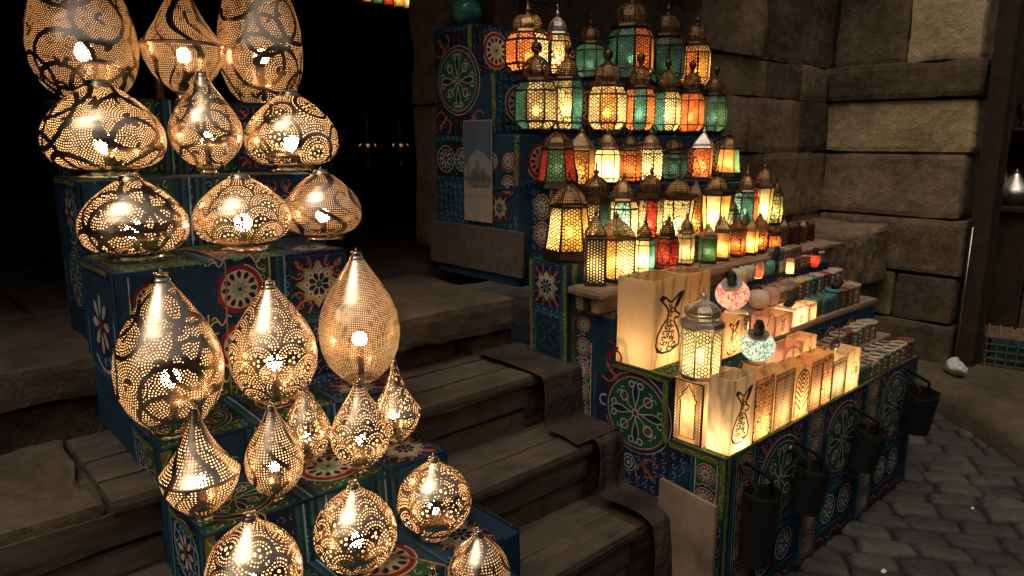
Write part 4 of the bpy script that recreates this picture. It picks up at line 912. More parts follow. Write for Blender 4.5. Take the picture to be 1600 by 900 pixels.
def lantern(label, loc, r, h, style, cols, kind='hex', bulb='lan', hood='hood', rot=0, group=None, frame='iron', nodome=False, ball=False, sq=1):
    S_ = ST[style]; n = S_['n']; t = thing('glass_lantern' , label, 'lantern', loc, rot, group); Z = lambda L, k=1.0: [(a*h, b*r*k) for a, b in L]
    fm = M[frame]; tr = max(.002, r*.042)
    mb = MB(); mb.ngon(Z(S_['base']), n, mat=0, cap=(1, 1)); mb.build('base', fm, t)
    gl = Z(S_['glass']); 
    for i in range(n):
        a0, a1 = TAU*i/n, TAU*(i+1)/n; mb = MB(); V = []; F = []; Uv = []
        for z, q in gl: V += [(q*math.cos(a0), q*math.sin(a0), z), (q*math.cos(a1), q*math.sin(a1), z)]
        for k in range(len(gl)-1):
            F.append((2*k, 2*k+1, 2*k+3, 2*k+2)); w0 = gl[k][1]*math.sin(PI/n); w1 = gl[k+1][1]*math.sin(PI/n)
            Uv.append([(-w0, gl[k][0]), (w0, gl[k][0]), (w1, gl[k+1][0]), (-w1, gl[k+1][0])])
        mb.add(V, F, 0, Uv); mb.build('glass_panel', G(cols[i % len(cols)], kind if isinstance(kind, str) else kind[i % len(kind)]), t)
    mb = MB()
    for i in range(n):
        a = TAU*i/n; mb.tube([((q+tr*.3)*math.cos(a), (q+tr*.3)*math.sin(a), z) for z, q in gl], tr, 5)
    for z, q in gl: mb.tube([((q+tr*.3)*math.cos(TAU*i/n), (q+tr*.3)*math.sin(TAU*i/n), z) for i in range(n)], tr*1.1, 5, closed=True)
    mb.build('frame', fm, t)
    dm = Z(S_['dome']); hb = {'hood': 'old_brass', 'hood_dark': 'dull_brass', 'hood_tin': 'tin'}[hood]
    mb = MB(); mb.ngon(Z(S_['sh']), n); 
    for i in range(n):
        a = TAU*i/n; mb.tube([((q+tr*.2)*math.cos(a), (q+tr*.2)*math.sin(a), z) for z, q in dm], tr*.8, 5)
    sh_ = mb.build('hood_rim', M[hb], t)
    # pierced dome: rings of holes
    tt = []; pr2 = []
    for k in range(len(dm)-1):
        for q in range(5): f = q/5; pr2.append((dm[k][0]*(1-f)+dm[k+1][0]*f, dm[k][1]*(1-f)+dm[k+1][1]*f))
    pr2.append(dm[-1]); arc = [0]
    for k in range(1, len(pr2)): arc.append(arc[-1]+math.dist(pr2[k], pr2[k-1]))
    nu = n*3; V = []; 
    for z, q in pr2:
        for i in range(nu):
            s_ = (i % 3)/3; a0 = TAU*(i//3)/n; a1 = a0+TAU/n
            V.append((q*((1-s_)*math.cos(a0)+s_*math.cos(a1)), q*((1-s_)*math.sin(a0)+s_*math.sin(a1)), z))
    idx = np.arange(len(V)).reshape(len(pr2), nu); nx = np.roll(idx, -1, 1); Q = np.stack([idx[:-1], nx[:-1], nx[1:], idx[1:]], -1).reshape(-1, 4)
    p = .0105; U1 = []; U2 = []
    for k in range(len(pr2)-1):
        zn = max(6, int(TAU*dm[min(len(dm)-1, k//5)][1]/p))
        for i in range(nu):
            for dv, du in ((0, 0), (0, 1), (1, 1), (1, 0)): U1.append((arc[k+dv]/p, (i+du)/nu)); U2.append((zn, 1))
    hd_ = npmesh('hood', np.array(V), Q, M[hood], t, False, {'UVMap': np.array(U1), 'Band': np.array(U2)})
    zt, rt = dm[-1]; hf = h-zt; k = r*.17
    mb = MB(); 
    if ball: mb.ngon([(zt-.002, rt*1.1), (zt+hf*.15, k*.5), (zt+hf*.3, k*1.3), (zt+hf*.5, k*1.6), (zt+hf*.68, k*1.1), (zt+hf*.78, k*.4)], 12, smooth=True)
    else: mb.ngon([(zt-.002, rt*1.15), (zt+hf*.12, k*.45), (zt+hf*.22, k*.9), (zt+hf*.34, k*.9), (zt+hf*.46, k*.35), (zt+hf*.62, k*.3)], 12, smooth=True)
    mb.build('finial', M[hb], hd_)
    rr_ = hf*.19; zc_ = h-rr_
    mb = MB(); mb.tube([(rr_*.75*math.cos(TAU*i/12), 0, zc_+rr_*math.sin(TAU*i/12)) for i in range(12)], tr*.8, 5, closed=True); mb.build('hanging_ring', M[hb], hd_).rotation_euler.z = -rot+.6
    if bulb:
        br = min(.019, r*.24); zc_ = (gl[0][0]*.6+gl[-1][0]*.4)
        mb = MB(); mb.ngon([(zc_+br*1.3*math.sin(q), max(.0004, br*math.cos(q))) for q in [-PI/2+PI*i/6 for i in range(7)]], 9, smooth=True); mb.build('bulb', M[bulb], t)
    return t
ORD = ['first', 'second', 'third', 'fourth', 'fifth', 'sixth', 'seventh', 'eighth', 'ninth', 'tenth', 'eleventh', 'twelfth', 'thirteenth', 'fourteenth', 'fifteenth']
rows = [
 ('topmost tier', 2.75, 2.122, [
  (2.581, .364, .110, 'octa', ['orange', 'cream', 'cream', 'orange'], 'hex', 'lan_hi', 'hood', 'brightly lit orange and cream octagonal lantern'),
  (2.822, .369, .071, 'hexa', ['cream', 'amber', 'red'], 'floral', 'lan', 'hood_tin', 'small lit cream and amber lantern with silvery hood'),
  (3.081, .353, .081, 'octa', ['teal'], 'scroll', 'lan_lo', 'hood_dark', 'dim teal lantern with scrolling panels'),
  (3.375, .546, .126, 'octa', ['teal', 'orange', 'amber', 'teal'], 'hex', 'lan', 'hood_dark', 'tall lantern of teal, orange and amber panels'),
  (3.751, .525, .102, 'octa', ['teal'], 'hex', 'lan_lo', 'hood_dark', 'tall all-teal lantern'),
  (4.075, .494, .092, 'octa', ['orange', 'amber', 'cream'], 'hex', 'lan', 'hood_dark', 'tall orange and amber lantern')]),
 ('second tier', 2.585, 1.832, [
  (2.488, .448, .103, 'octa', ['cream', 'cream', 'teal', 'teal'], 'hex', 'lan', 'hood_dark', 'lit cream and teal octagonal lantern with black ball finial'),
  (2.735, .455, .078, 'hexa', ['cream', 'teal', 'cream'], 'floral', 'lan', 'hood_dark', 'cream and teal lantern with framed star panels'),
  (3.010, .459, .104, 'octa', ['amber', 'cream', 'orange'], 'hex', 'lan_hi', 'hood_dark', 'blazing orange-cream octagonal lantern'),
  (3.310, .463, .087, 'octa', ['teal', 'orange', 'amber'], 'hex', 'lan_hi', 'hood_dark', 'lantern with an orange panel between teal ones'),
  (3.572, .454, .079, 'octa', ['cream', 'cream', 'teal', 'teal'], 'hex', 'lan_hi', 'hood_dark', 'lantern half glowing cream, half teal'),
  (3.826, .459, .078, 'octa', ['orange'], 'scroll', 'lan', 'hood_dark', 'all-orange lantern with branching pattern'),
  (4.082, .447, .077, 'octa', ['teal', 'green', 'teal'], 'hex', 'lan', 'hood_dark', 'green-teal lantern closing the row')]),
 ('third tier', 2.42, 1.577, [
  (2.478, .308, .096, 'taper', ['green', 'red', 'red', 'green', 'red', 'red'], 'hex', 'lan_lo', 'hood_dark', 'tapered lantern with one green panel between red ones'),
  (2.672, .293, .073, 'square', ['amber'], 'floral', 'lan_lo', 'hood', 'dim amber square lantern with wide plain brass hood'),
  (2.865, .309, .063, 'hexa', ['cream'], 'none', 'lan_hi', 'hood', 'glaring white-cream lantern with pierced dome'),
  (3.037, .298, .063, 'hexa', ['orange'], 'hex', 'lan', 'hood_dark', 'orange rosette lantern'),
  (3.220, .308, .069, 'hexa', ['cream'], 'hex', 'lan_hi', 'hood', 'bright cream rosette lantern'),
  (3.439, .283, .076, 'octa', ['teal'], 'hex', 'lan_lo', 'hood_dark', 'dark teal lantern with lit pierced dome'),
  (3.742, .301, .069, 'square', ['orange'], 'floral', 'lan', 'hood_tin', 'burnt-orange lantern with a glassy grey hood'),
  (4.017, .289, .075, 'taper', ['orange', 'green', 'orange'], 'none', 'lan', 'hood_dark', 'tapered orange and green lantern')]),
 ('fourth tier', 2.25, 1.272, [
  (2.372, .395, .108, 'taper', ['amber', 'amber', 'cream'], 'hex', 'lan_hi', 'hood_dark', 'large tapered amber lantern at the stall edge'),
  (2.585, .427, .082, 'round', ['cream', 'teal', 'cream'], 'hex', 'lan', 'hood_dark', 'cream and teal lantern with onion dome'),
  (2.79, .407, .078, 'hexa', ['aqua', 'cream', 'cream'], 'floral', 'lan_hi', 'hood', 'pale aqua and cream lantern with pointed brass dome'),
  (3.012, .418, .075, 'round', ['red', 'cream', 'amber'], 'floral', 'lan', 'hood_dark', 'red and amber lantern with round studded dome'),
  (3.236, .389, .092, 'hood', ['cream'], 'floral', 'lan_hi', 'hood_dark', 'wide-hooded lantern with cream floral panels'),
  (3.435, .351, .050, 'square', ['amber', 'red'], 'floral', 'lan', 'hood_dark', 'slim amber and red square lantern'),
  (3.620, .394, .085, 'hood', ['cream', 'amber'], 'none', 'lan_hi', 'hood_dark', 'wide-hooded lantern with plain cream and amber panes'),
  (3.817, .215, .046, 'hexa', ['aqua', 'teal'], 'scroll', 'lan', 'hood_dark', 'tiny aqua lantern'),
  (3.967, .387, .070, 'hexa', ['teal', 'orange', 'aqua'], 'floral', 'lan', 'hood', 'teal and orange lantern'),
  (4.155, .421, .064, 'hood', ['cream', 'amber'], 'none', 'lan_hi', 'hood', 'flaring cream and amber lantern with tall hood'),
  (4.330, .322, .048, 'hexa', ['lime'], 'floral', 'lan', 'hood_dark', 'small yellow-green lantern closing the row')]),
 ('lowest row', 2.05, 1.178, [
  (2.365, .34, .062, 'square', ['cream'], 'mesh', 'lan', 'hood_dark', 'square lantern with honeycomb metal over a lit arch'),
  (2.515, .317, .084, 'square', ['cream', 'amber'], 'hex', 'lan_hi', 'hood', 'large square cream and amber lantern with ogee hood'),
  (2.722, .286, .050, 'hexa', ['cream', 'teal', 'cream'], 'none', 'lan_hi', 'hood_dark', 'glaring cream lantern with teal side panes'),
  (2.900, .273, .059, 'hexa', ['red'], 'floral', 'lan_lo', 'hood_dark', 'red lantern with plain arched panes'),
  (3.073, .287, .044, 'hexa', ['cream'], 'scroll', 'lan', 'hood', 'slim cream lantern with barred pattern'),
  (3.246, .215, .052, 'square', ['green'], 'scroll', 'lan_lo', 'hood', 'short speckled green lantern'),
  (3.405, .24, .050, 'square', ['amber'], 'none', 'lan', 'hood_dark', 'orange lantern with one pointed arch'),
  (3.548, .231, .046, 'square', ['orange'], 'hex', 'lan', 'hood_dark', 'deep orange square lantern'),
  (3.680, .215, .043, 'square', ['amber'], 'none', 'lan_hi', 'hood', 'bright honey-coloured square lantern'),
  (3.810, .224, .041, 'square', ['amber', 'orange'], 'hex', 'lan', 'hood', 'narrow honey and orange lantern'),
  (3.960, .142, .038, 'round', ['orange'], 'none', 'lan_lo', 'hood_dark', 'tiny black-domed lantern with a glowing orange window'),
  (4.085, .181, .036, 'square', ['amber'], 'mesh', None, 'hood_dark', 'unlit little black lantern'),
  (4.205, .167, .036, 'square', ['red'], 'mesh', None, 'hood_dark', 'unlit little black lantern'),
  (4.325, .158, .034, 'square', ['amber'], 'mesh', None, 'hood_dark', 'unlit little black lantern'),
  (4.425, .165, .032, 'square', ['red'], 'mesh', None, 'hood_dark', 'unlit little black lantern')])]
fac = {8: .39, 6: .52, 4: .785}
for (tn, y, z, L) in rows:
    for i, (x, h, r, sty, cols, kd, bl, hd, lab) in enumerate(L):
        n = ST[sty]['n']; va = math.atan2(-y, -x)            # turn one face to the viewer, with a little variety
        rot = va-PI/n+random.uniform(-.28, .28) if n > 4 else va-PI/4+random.uniform(-.45, .45)+(.5 if i == 1 and tn.startswith('lowest') else 0)
        yy = min(y+random.uniform(-.012, .012), {2.75: 2.83, 2.585: 2.665, 2.42: 2.5, 2.25: 2.335, 2.05: 2.15}[y]-r*1.06-.004); r *= 1.04
        lantern(f"{lab}, {ORD[i]} from left, {tn}", (x, yy, z), r, h, sty, cols, kd, bl, hd, rot, 'coloured glass lanterns on the stall tiers', ball=(tn.startswith('second')))
for (x, h, r, cols, lab) in ((2.812, .27, .044, ['red'], 'dark domed red lantern behind the lowest row, left of two others'), (3.155, .26, .044, ['amber'], 'dark domed amber lantern tucked behind the green lantern of the lowest row'), (3.615, .245, .042, ['orange'], 'dark domed orange lantern tucked behind the honey-coloured lanterns'), (2.62, .29, .044, ['amber'], 'dark domed amber lantern tucked behind the glaring cream one of the lowest row'), (3.00, .28, .042, ['teal'], 'dark domed teal lantern tucked behind the slim barred one'), (3.475, .25, .040, ['red'], 'dark domed red lantern tucked behind the single-arch orange one'), (3.75, .25, .040, ['amber'], 'dark domed amber lantern tucked behind the narrow honey-coloured one'), (3.90, .23, .040, ['teal'], 'dark domed teal lantern at the right end of the tucked-behind ones')):
    lantern(lab, (x, 2.118, 1.178), r*.68, h, 'square', cols, 'floral', None, 'hood_dark', .4, 'coloured glass lanterns on the stall tiers')
# silver lantern in front
lantern('silvery octagonal lantern with cream lattice panes standing on the latticed alabaster box', (2.412, 1.525, .872), .094, .37, 'round', ['cream'], 'hex', 'lan_hi', 'hood_tin', math.atan2(-1.5, -2.4)-PI/8+.15, None, 'tin')

# ------------------------------------------------------------------ alabaster boxes with metal ornament
def strip(mb, pts, w, z=0, mat=0, closed=False):
    """flat metal strip in the XZ plane, facing -Y, 1.5 mm thick"""
    P = list(pts); N = len(P)
    V = []; F = []
    for i, (x, y) in enumerate(P):
        a = P[(i-1) % N] if closed or i else P[i]; b = P[(i+1) % N] if closed or i < N-1 else P[i]
        dx, dy = b[0]-a[0], b[1]-a[1]; d = math.hypot(dx, dy) or 1; ox, oy = -dy/d*w/2, dx/d*w/2
        V += [(x+ox, -z, y+oy), (x-ox, -z, y-oy), (x+ox, -z-.0015, y+oy), (x-ox, -z-.0015, y-oy)]
    for i in range(N if closed else N-1):
        a = 4*i; b = 4*((i+1) % N); F += [(a+2, a+3, b+3, b+2), (a, a+2, b+2, b), (a+3, a+1, b+1, b+3)]
    mb.add(V, F, mat)
def orn_dervish(mb, w, h):
    o = [(.06, .05), (.0, .16), (.05, .32), (.20, .47), (.36, .57), (.40, .68), (.34, .77), (.20, .86), (.10, .93), (.16, .97), (.30, .93), (.42, .86), (.50, .84), (.62, .90), (.78, .97), (.90, .98), (.84, .90), (.70, .80), (.62, .74), (.66, .66), (.80, .60), (.74, .55), (.62, .56), (.60, .50), (.70, .40), (.82, .22), (.80, .08), (.52, .0), (.25, .0)]
    S_ = lambda p: ((p[0]-.5)*w, p[1]*h)
    P = []
    for i in range(len(o)):
        a, b = o[i], o[(i+1) % len(o)]; P += [a, ((a[0]+b[0])/2, (a[1]+b[1])/2)]
    strip(mb, [S_(p) for p in P], w*.045, 0, 0, True)
    for q in (((.60, .755), (.70, .735), (.86, .89), (.93, .985), (.84, .99), (.70, .90)), ((.06, .93), (.16, .985), (.27, .93), (.22, .885), (.12, .90))):
        pts = [S_(p) for p in q]; n_ = len(pts); mb.add([(x, -.0004, y) for x, y in pts]+[(x, -.0020, y) for x, y in pts], [tuple(range(n_, 2*n_)), tuple(range(n_))[::-1]]+[(i, (i+1) % n_, (i+1) % n_+n_, i+n_) for i in range(n_)])
    strip(mb, [S_((.53+.085*math.cos(TAU*k/12), .70+.035*math.sin(TAU*k/12))) for k in range(12)], w*.035, 0, 0, True)
    for k in range(26):
        cx = .42+.28*math.sin(k*2.4)*(1-k/32); cy_ = .05+.019*k; a0 = k*1.3; rr_ = .095-.0015*k
        strip(mb, [S_((cx+rr_*(1-.09*j)*math.cos(a0+j*.6), cy_+.55*rr_*(1-.09*j)*math.sin(a0+j*.6))) for j in range(9)], w*.027)
    for k in range(5): strip(mb, [S_((.45+.04*math.cos(k*2+j*.8), .60+.05*k+.022*math.sin(k*2+j*.8))) for j in range(7)], w*.018)
def orn_hand(mb, w, h):
    S_ = lambda p: ((p[0]-.5)*w, p[1]*h)
    o = [(.35, 0), (.30, .2), (.08, .34), (.04, .48), (.14, .52), (.26, .42), (.28, .70), (.34, .72), (.38, .5), (.42, .95), (.50, 1.), (.58, .95), (.62, .5), (.66, .72), (.72, .70), (.74, .42), (.86, .52), (.96, .48), (.92, .34), (.70, .2), (.65, 0)]
    strip(mb, [S_(p) for p in o], w*.06, 0, 0, True)
    for k in range(5): strip(mb, [S_((.5+.15*math.cos(j*.7+k), .2+.08*k+.05*math.sin(j*.7+k))) for j in range(8)], w*.045)
    strip(mb, [S_((.5+.12*math.cos(j*.52), .32+.10*math.sin(j*.52))) for j in range(12)], w*.05, 0, 0, True)
def orn_arch(mb, w, h):
    S_ = lambda p: ((p[0]-.5)*w, p[1]*h)
    strip(mb, [S_(p) for p in ((0, 0), (1, 0), (1, 1), (0, 1))], w*.07, 0, 0, True)
    a = [(.24, .08), (.24, .66), (.19, .70), (.27, .75), (.30, .82), (.42, .88), (.5, .96), (.58, .88), (.70, .82), (.73, .75), (.81, .70), (.76, .66), (.76, .08)]
    strip(mb, [S_(p) for p in a], w*.035, 0, 0, True)
    n = 0
    for j in range(18):
        yy = .03+.94*j/17
        for xx in ((.07, .16, .84, .93) if yy < .7 else ((.07, .16, .84, .93) if yy < .8 else (.08, .2, .32, .68, .8, .92))):
            if yy > .9: pass
            strip(mb, [S_((xx+.05*math.cos(q*PI/3), yy+.022*math.sin(q*PI/3))) for q in range(6)], w*.016, 0, 0, True)
def orn_peacock(mb, w, h):
    S_ = lambda p: ((p[0]-.5)*w, p[1]*h)
    for k in range(9):
        r_ = .12+.09*k
        for j in range(3+k*2):
            a = .25+(PI-.5)*j/(2+k*2); strip(mb, [S_((.5+.9*r_*.55*math.cos(a)+.03*math.cos(q), .12+r_*math.sin(a)+.018*math.sin(q))) for q in (0, 1.57, 3.14, 4.7)], w*.02, 0, 0, True)
    strip(mb, [S_((.06+0*t, .02+.62*t)) for t in (0, 1)]+[S_((.5-.44*math.cos(t*PI), .64+.32*math.sin(t*PI))) for t in [k/12 for k in range(13)]]+[S_((.94, .02))], w*.035)
def orn_bird(mb, w, h):
    S_ = lambda p: ((p[0]-.5)*w, p[1]*h)
    strip(mb, [S_(p) for p in ((.1, .9), (.3, .82), (.42, .7), (.5, .8), (.75, .97), (.9, .95), (.7, .78), (.6, .62), (.72, .4), (.6, .1), (.4, .02), (.2, .1), (.15, .3), (.3, .5), (.4, .62), (.3, .76))], w*.05, 0, 0, True)
    for k in range(6): strip(mb, [S_((.43+.12*math.cos(j*.7+k), .14+.07*k+.04*math.sin(j*.7+k))) for j in range(7)], w*.03)
def orn_text(mb, w, h):
    S_ = lambda p: ((p[0]-.5)*w, p[1]*h)
    strip(mb, [S_((.5+.46*math.cos(TAU*k/28), .5+.46*math.sin(TAU*k/28))) for k in range(28)], w*.05, 0, 0, True)
BOXG = 'alabaster box lights on the stall'
def text_part(body, size, parent, loc, rotz):
    cu = bpy.data.curves.new('lettering', 'FONT'); cu.body = body; cu.size = size; cu.extrude = .0008; cu.align_x = 'CENTER'; cu.align_y = 'CENTER'; cu.offset = .0006
    tmp = bpy.data.objects.new('tmp', cu); COL.objects.link(tmp); bpy.context.view_layer.update()
    me = bpy.data.meshes.new_from_object(tmp.evaluated_get(bpy.context.evaluated_depsgraph_get())); bpy.data.objects.remove(tmp)
    if len(me.vertices):
        xs = [v.co.x for v in me.vertices]; ys = [v.co.y for v in me.vertices]; cx, cy_ = (min(xs)+max(xs))/2, (min(ys)+max(ys))/2; k = size/max(max(xs)-min(xs), max(ys)-min(ys))
        for v in me.vertices: v.co.x = (v.co.x-cx)*k; v.co.y = (v.co.y-cy_)*k
    me.materials.clear(); me.materials.append(M['iron']); o = bpy.data.objects.new('lettering', me); COL.objects.link(o); o.parent = parent
    o.location = loc; o.rotation_euler = (PI/2, 0, rotz); return o
def stone_box(label, x0, x1, y0, y1, z, h, col='cream', facekind='none', orn=None, lit='box_bulb', rot=0, ow=.8, oh=.85, on='front', bz=.2, sleeve=None, thick=.006, bx=.5):
    cx, cy_ = (x0+x1)/2, (y0+y1)/2; w, d = x1-x0, y1-y0; rot = rot+(random.uniform(-.03, .03) if w < .2 else 0); t = thing('alabaster_light', label, 'lamp', (cx, cy_, z), rot, BOXG); m_ = A(col)
    mb = MB(); a, b = w/2, d/2
    V = [(-a, -b, 0), (a, -b, 0), (a, b, 0), (-a, b, 0), (-a, -b, h), (a, -b, h), (a, b, h), (-a, b, h)]
    def fc(q, mt): mb.add([V[i] for i in q], [(0, 1, 2, 3)], mt, [[((V[i][0] if abs(V[q[0]][0]-V[q[1]][0]) > 1e-6 else V[i][1]), V[i][2]) for i in q]])
    fc((0, 1, 5, 4), 1 if facekind != 'none' else 0); fc((1, 2, 6, 5), 0); fc((2, 3, 7, 6), 0); fc((3, 0, 4, 7), 1 if sleeve else 0); mb.add(V[:4], [(3, 2, 1, 0)], 0)
    # rim
    R_ = thick
    o4 = [(-a, -b), (a, -b), (a, b), (-a, b)]; i4 = [(-a+R_, -b+R_), (a-R_, -b+R_), (a-R_, b-R_), (-a+R_, b-R_)]
    V2 = [(x, y, h+.0005) for x, y in o4]+[(x, y, h+.0005) for x, y in i4]+[(x, y, h-.012) for x, y in i4]
    mb.add(V2, [(0, 1, 5, 4), (1, 2, 6, 5), (2, 3, 7, 6), (3, 0, 4, 7), (4, 5, 9, 8), (5, 6, 10, 9), (6, 7, 11, 10), (7, 4, 8, 11)], 0)
    mb.build('shell', [m_, A(col, facekind if facekind != 'none' else 'hex')], t)
    if orn:
        mb = MB(); 
        if on == 'front': orn(mb, w*ow, h*oh); o = mb.build('ornament', M['iron'], t, (0, -b-.0015, h*(1-oh)/2))
        else: orn(mb, d*ow, h*oh); o = mb.build('ornament', M['iron'], t, (-a-.0015, 0, h*(1-oh)/2), -PI/2)
    if facekind != 'none':
        mb = MB(); strip(mb, [(-a+.003, .003), (a-.003, .003), (a-.003, h*.9), (-a+.003, h*.9)], .005, 0, 0, True); mb.build('metal_frame', M['iron'], t, (0, -b-.001, 0))
    if lit:
        br = min(.016, w*.16); mb = MB(); zc_ = h*bz
        mb.ngon([(zc_+br*1.2*math.sin(q), max(.0004, br*math.cos(q))) for q in [-PI/2+PI*i/6 for i in range(7)]], 10, smooth=True); o = mb.build('bulb', M[lit], t); o.location.x = (bx-.5)*w*.6
    return t
Z1, Z2 = .606, .866
stone_box('largest pale alabaster box light with a dervish figure, at the left of the stall', 2.345, 2.60, 1.715, 1.90, Z2, .372, 'cream', orn=orn_dervish, ow=.80, oh=.68, bz=.15, thick=.008, lit='box_bulb')
stone_box('second largest alabaster box with a metal hand, right behind the silvery lantern', 2.605, 2.80, 1.74, 1.895, Z2, .365, 'honey', orn=orn_hand, ow=.4, oh=.36, bz=.2, thick=.008)
stone_box('tall box light with black arch lattice panel under the silvery lantern', 2.345, 2.49, 1.455, 1.595, Z1, .262, 'cream', orn=orn_arch, on='side', ow=.96, oh=.97, bz=.5, lit='box_bulb')
stone_box('front corner alabaster box light with a large dervish, glowing at its foot', 2.36, 2.525, 1.342, 1.445, Z1, .30, 'white', orn=orn_dervish, ow=.88, oh=.74, bz=.12)
stone_box('box light with dotted lattice under a pointed arch, right of the front dervish box', 2.53, 2.69, 1.345, 1.45, Z1, .262, 'honey', 'floral', bz=.16)
stone_box('box light fully faced with geometric star lattice, fourth in the front row', 2.695, 2.865, 1.345, 1.45, Z1, .25, 'cream', 'hex', bz=.25)
stone_box('box light with a fanned peacock tail of beads in the front row', 2.87, 3.02, 1.345, 1.45, Z1, .24, 'honey', orn=orn_peacock, ow=.9, oh=.92, bz=.3)
stone_box('narrow box light with dense dark star lattice in the front row', 3.025, 3.13, 1.345, 1.44, Z1, .235, 'honey', 'hex', bz=.3, lit='lan')
stone_box('narrow box light with pale dotted stripes in the front row', 3.135, 3.24, 1.345, 1.44, Z1, .24, 'honey', 'floral', bz=.3, lit='lan')
stone_box('low brilliant box light with lattice lower half in the front row', 3.245, 3.39, 1.345, 1.44, Z1, .19, 'white', 'hex', bz=.45)
t = stone_box('box light with round calligraphy emblem closing the row of lit boxes', 3.395, 3.55, 1.345, 1.45, Z1, .20, 'cream', orn=orn_text, ow=.62, oh=.46, bz=.4)
text_part('\ufdf2', .062, t, (0, -.056, .108), 0)
stone_box('medium box light with a dervish behind the silvery lantern', 2.70, 2.87, 1.60, 1.70, Z2, .165, 'honey', orn=orn_dervish, ow=.6, oh=.9, bz=.3, lit='lan')
stone_box('dusky pink box with a lattice corner on its front, behind the aqua mosaic lamp', 3.19, 3.37, 1.62, 1.74, Z2, .10, 'pink', orn=orn_bird, ow=.3, oh=.7, lit='lan_lo')
stone_box('bright box light bearing a small black cartouche, beside the dusky pink box', 3.385, 3.53, 1.615, 1.72, Z2, .115, 'white', orn=orn_hand, ow=.35, oh=.6, bz=.5, lit='lan')
stone_box('small orange box light with lattice front at the left of the teal cups', 3.535, 3.63, 1.615, 1.70, Z2, .11, 'honey', 'hex', bz=.5, lit='lan')
pk = thing('shelf_plank', 'short raw plank under the pair of pink box lights behind the front row', 'plank', (3.02, 1.535, .60), group='bare planks on the stall')
V, Q = rough_blocks([(-.30, .38, -.06, .055, .07, .095), (-.28, .36, -.03, .03, .0, .068)], .03, .006, .006, 47); npmesh('board', V, Q, M['wood_pale'], pk, False)
stone_box('pink-white box light with a hand ornament in the second row', 3.05, 3.245, 1.495, 1.585, .698, .165, 'pink', orn=orn_hand, ow=.24, oh=.72, bz=.3, lit='lan')
stone_box('pink-white box light with a bird ornament in the second row', 3.25, 3.385, 1.495, 1.585, .698, .175, 'honey', orn=orn_bird, ow=.42, oh=.7, bz=.4, lit='lan')
stone_box('open honey box light hidden behind the front row, beside the silvery lantern', 2.55, 2.70, 1.47, 1.58, Z1, .235, 'honey', bz=.3, lit='lan')
stone_box('open pinkish box light hidden behind the peacock box', 2.80, 2.95, 1.46, 1.46+.035, Z1, .22, 'pink', lit=None)
# tall yellow cylinder light
t = thing('cylinder_light', 'slim yellow cylinder light with floral lattice beside the medium dervish box', 'lamp', (2.905, 1.63, Z2), 0)
mb = MB(); mb.ngon([(0, .026), (.155, .026)], 20, smooth=True); mb.build('shell', G('cream', 'floral'), t)
mb = MB(); mb.ngon([(.154, .027), (.158, .027), (.158, .022), (.154, .022)], 20); mb.build('rim', M['old_brass'], t)
mb = MB(); mb.ngon([(.05+.010*math.sin(q), max(.0004, .010*math.cos(q))) for q in [-PI/2+PI*i/6 for i in range(7)]], 8, smooth=True); mb.build('bulb', M['lan'], t)
# mosaic globes lying tilted, each with its black bulb holder
def mosaic(name, col, base):
    m = MT(name); v = m.n('ShaderNodeTexVoronoi'); v.inputs['Scale'].default_value = 105; m.l(m.coord(), v.inputs['Vector'])
    e = m.n('ShaderNodeTexVoronoi'); e.feature = 'DISTANCE_TO_EDGE'; e.inputs['Scale'].default_value = 105; m.l(m.coord(), e.inputs['Vector'])
    sp = m.n('ShaderNodeSeparateColor'); m.l(v.outputs['Color'], sp.inputs[0])
    c = m.ramp(sp.outputs[0], [(.0, c3(col, .5)), (.35, col), (.6, base), (.95, c3(base, 1.1)), (1., (.25, .03, .03))])
    g = m.n('ShaderNodeMix'); g.data_type = 'RGBA'; m.l(NX(m.t, e.outputs['Distance']).lt(.05), g.inputs['Factor']); m.l(c, g.inputs['A']); g.inputs['B'].default_value = (.85, .82, .75, 1)
    tl_ = m.n('ShaderNodeBsdfTranslucent'); m.l(g.outputs['Result'], tl_.inputs[0])
    return m.done(m.mix(.25, tl_.outputs[0], m.princ(g.outputs['Result'], .15)))
def globe(label, loc, r, mat, tilt, rz):
    t = thing('mosaic_lamp', label, 'lamp', loc, rz, 'mosaic glass globe lamps'); Mx = Matrix.Rotation(tilt, 4, 'Y')
    mb = MB(); mb.ngon([(r*.86*math.sin(q), r*math.cos(q)) for q in [-1.35+2.35*i/16 for i in range(17)]], 32, smooth=True); mb.xf(Mx); mb.build('globe', mat, t)
    zt = r*.86*math.sin(1.0); rt = r*math.cos(1.0)
    mb = MB(); mb.ngon([(zt-.004, rt*1.02), (zt+.006, rt*1.12), (zt+.010, rt*1.12), (zt+.011, .01)], 28); mb.xf(Mx); mb.build('collar', M['tin'], t)
    mb = MB(); mb.ngon([(zt+.012, .021), (zt+.05, .024), (zt+.062, .020), (zt+.075, .015)], 16, cap=(1, 1)); mb.xf(Mx); mb.build('bulb_holder', M['plastic'], t)
    mb = MB(); mb.ngon([(-.012+.016*math.sin(q), max(.0004, .016*math.cos(q))) for q in [-PI/2+PI*i/6 for i in range(7)]], 10, smooth=True); mb.xf(Mx); mb.build('bulb', M['globe_bulb'], t)
    return t
globe('aqua mosaic glass globe lamp with black holder, lying tilted among the box lights', (2.885, 1.535, .905), .076, mosaic('aqua_mosaic', (.12, .45, .50), (.62, .80, .78)), -.35, .5)
globe('red mosaic glass globe lamp with black holder, lying tilted above the aqua one', (3.03, 1.76, 1.085), .080, mosaic('red_mosaic', (.75, .10, .07), (.85, .55, .42)), -.55, .4)
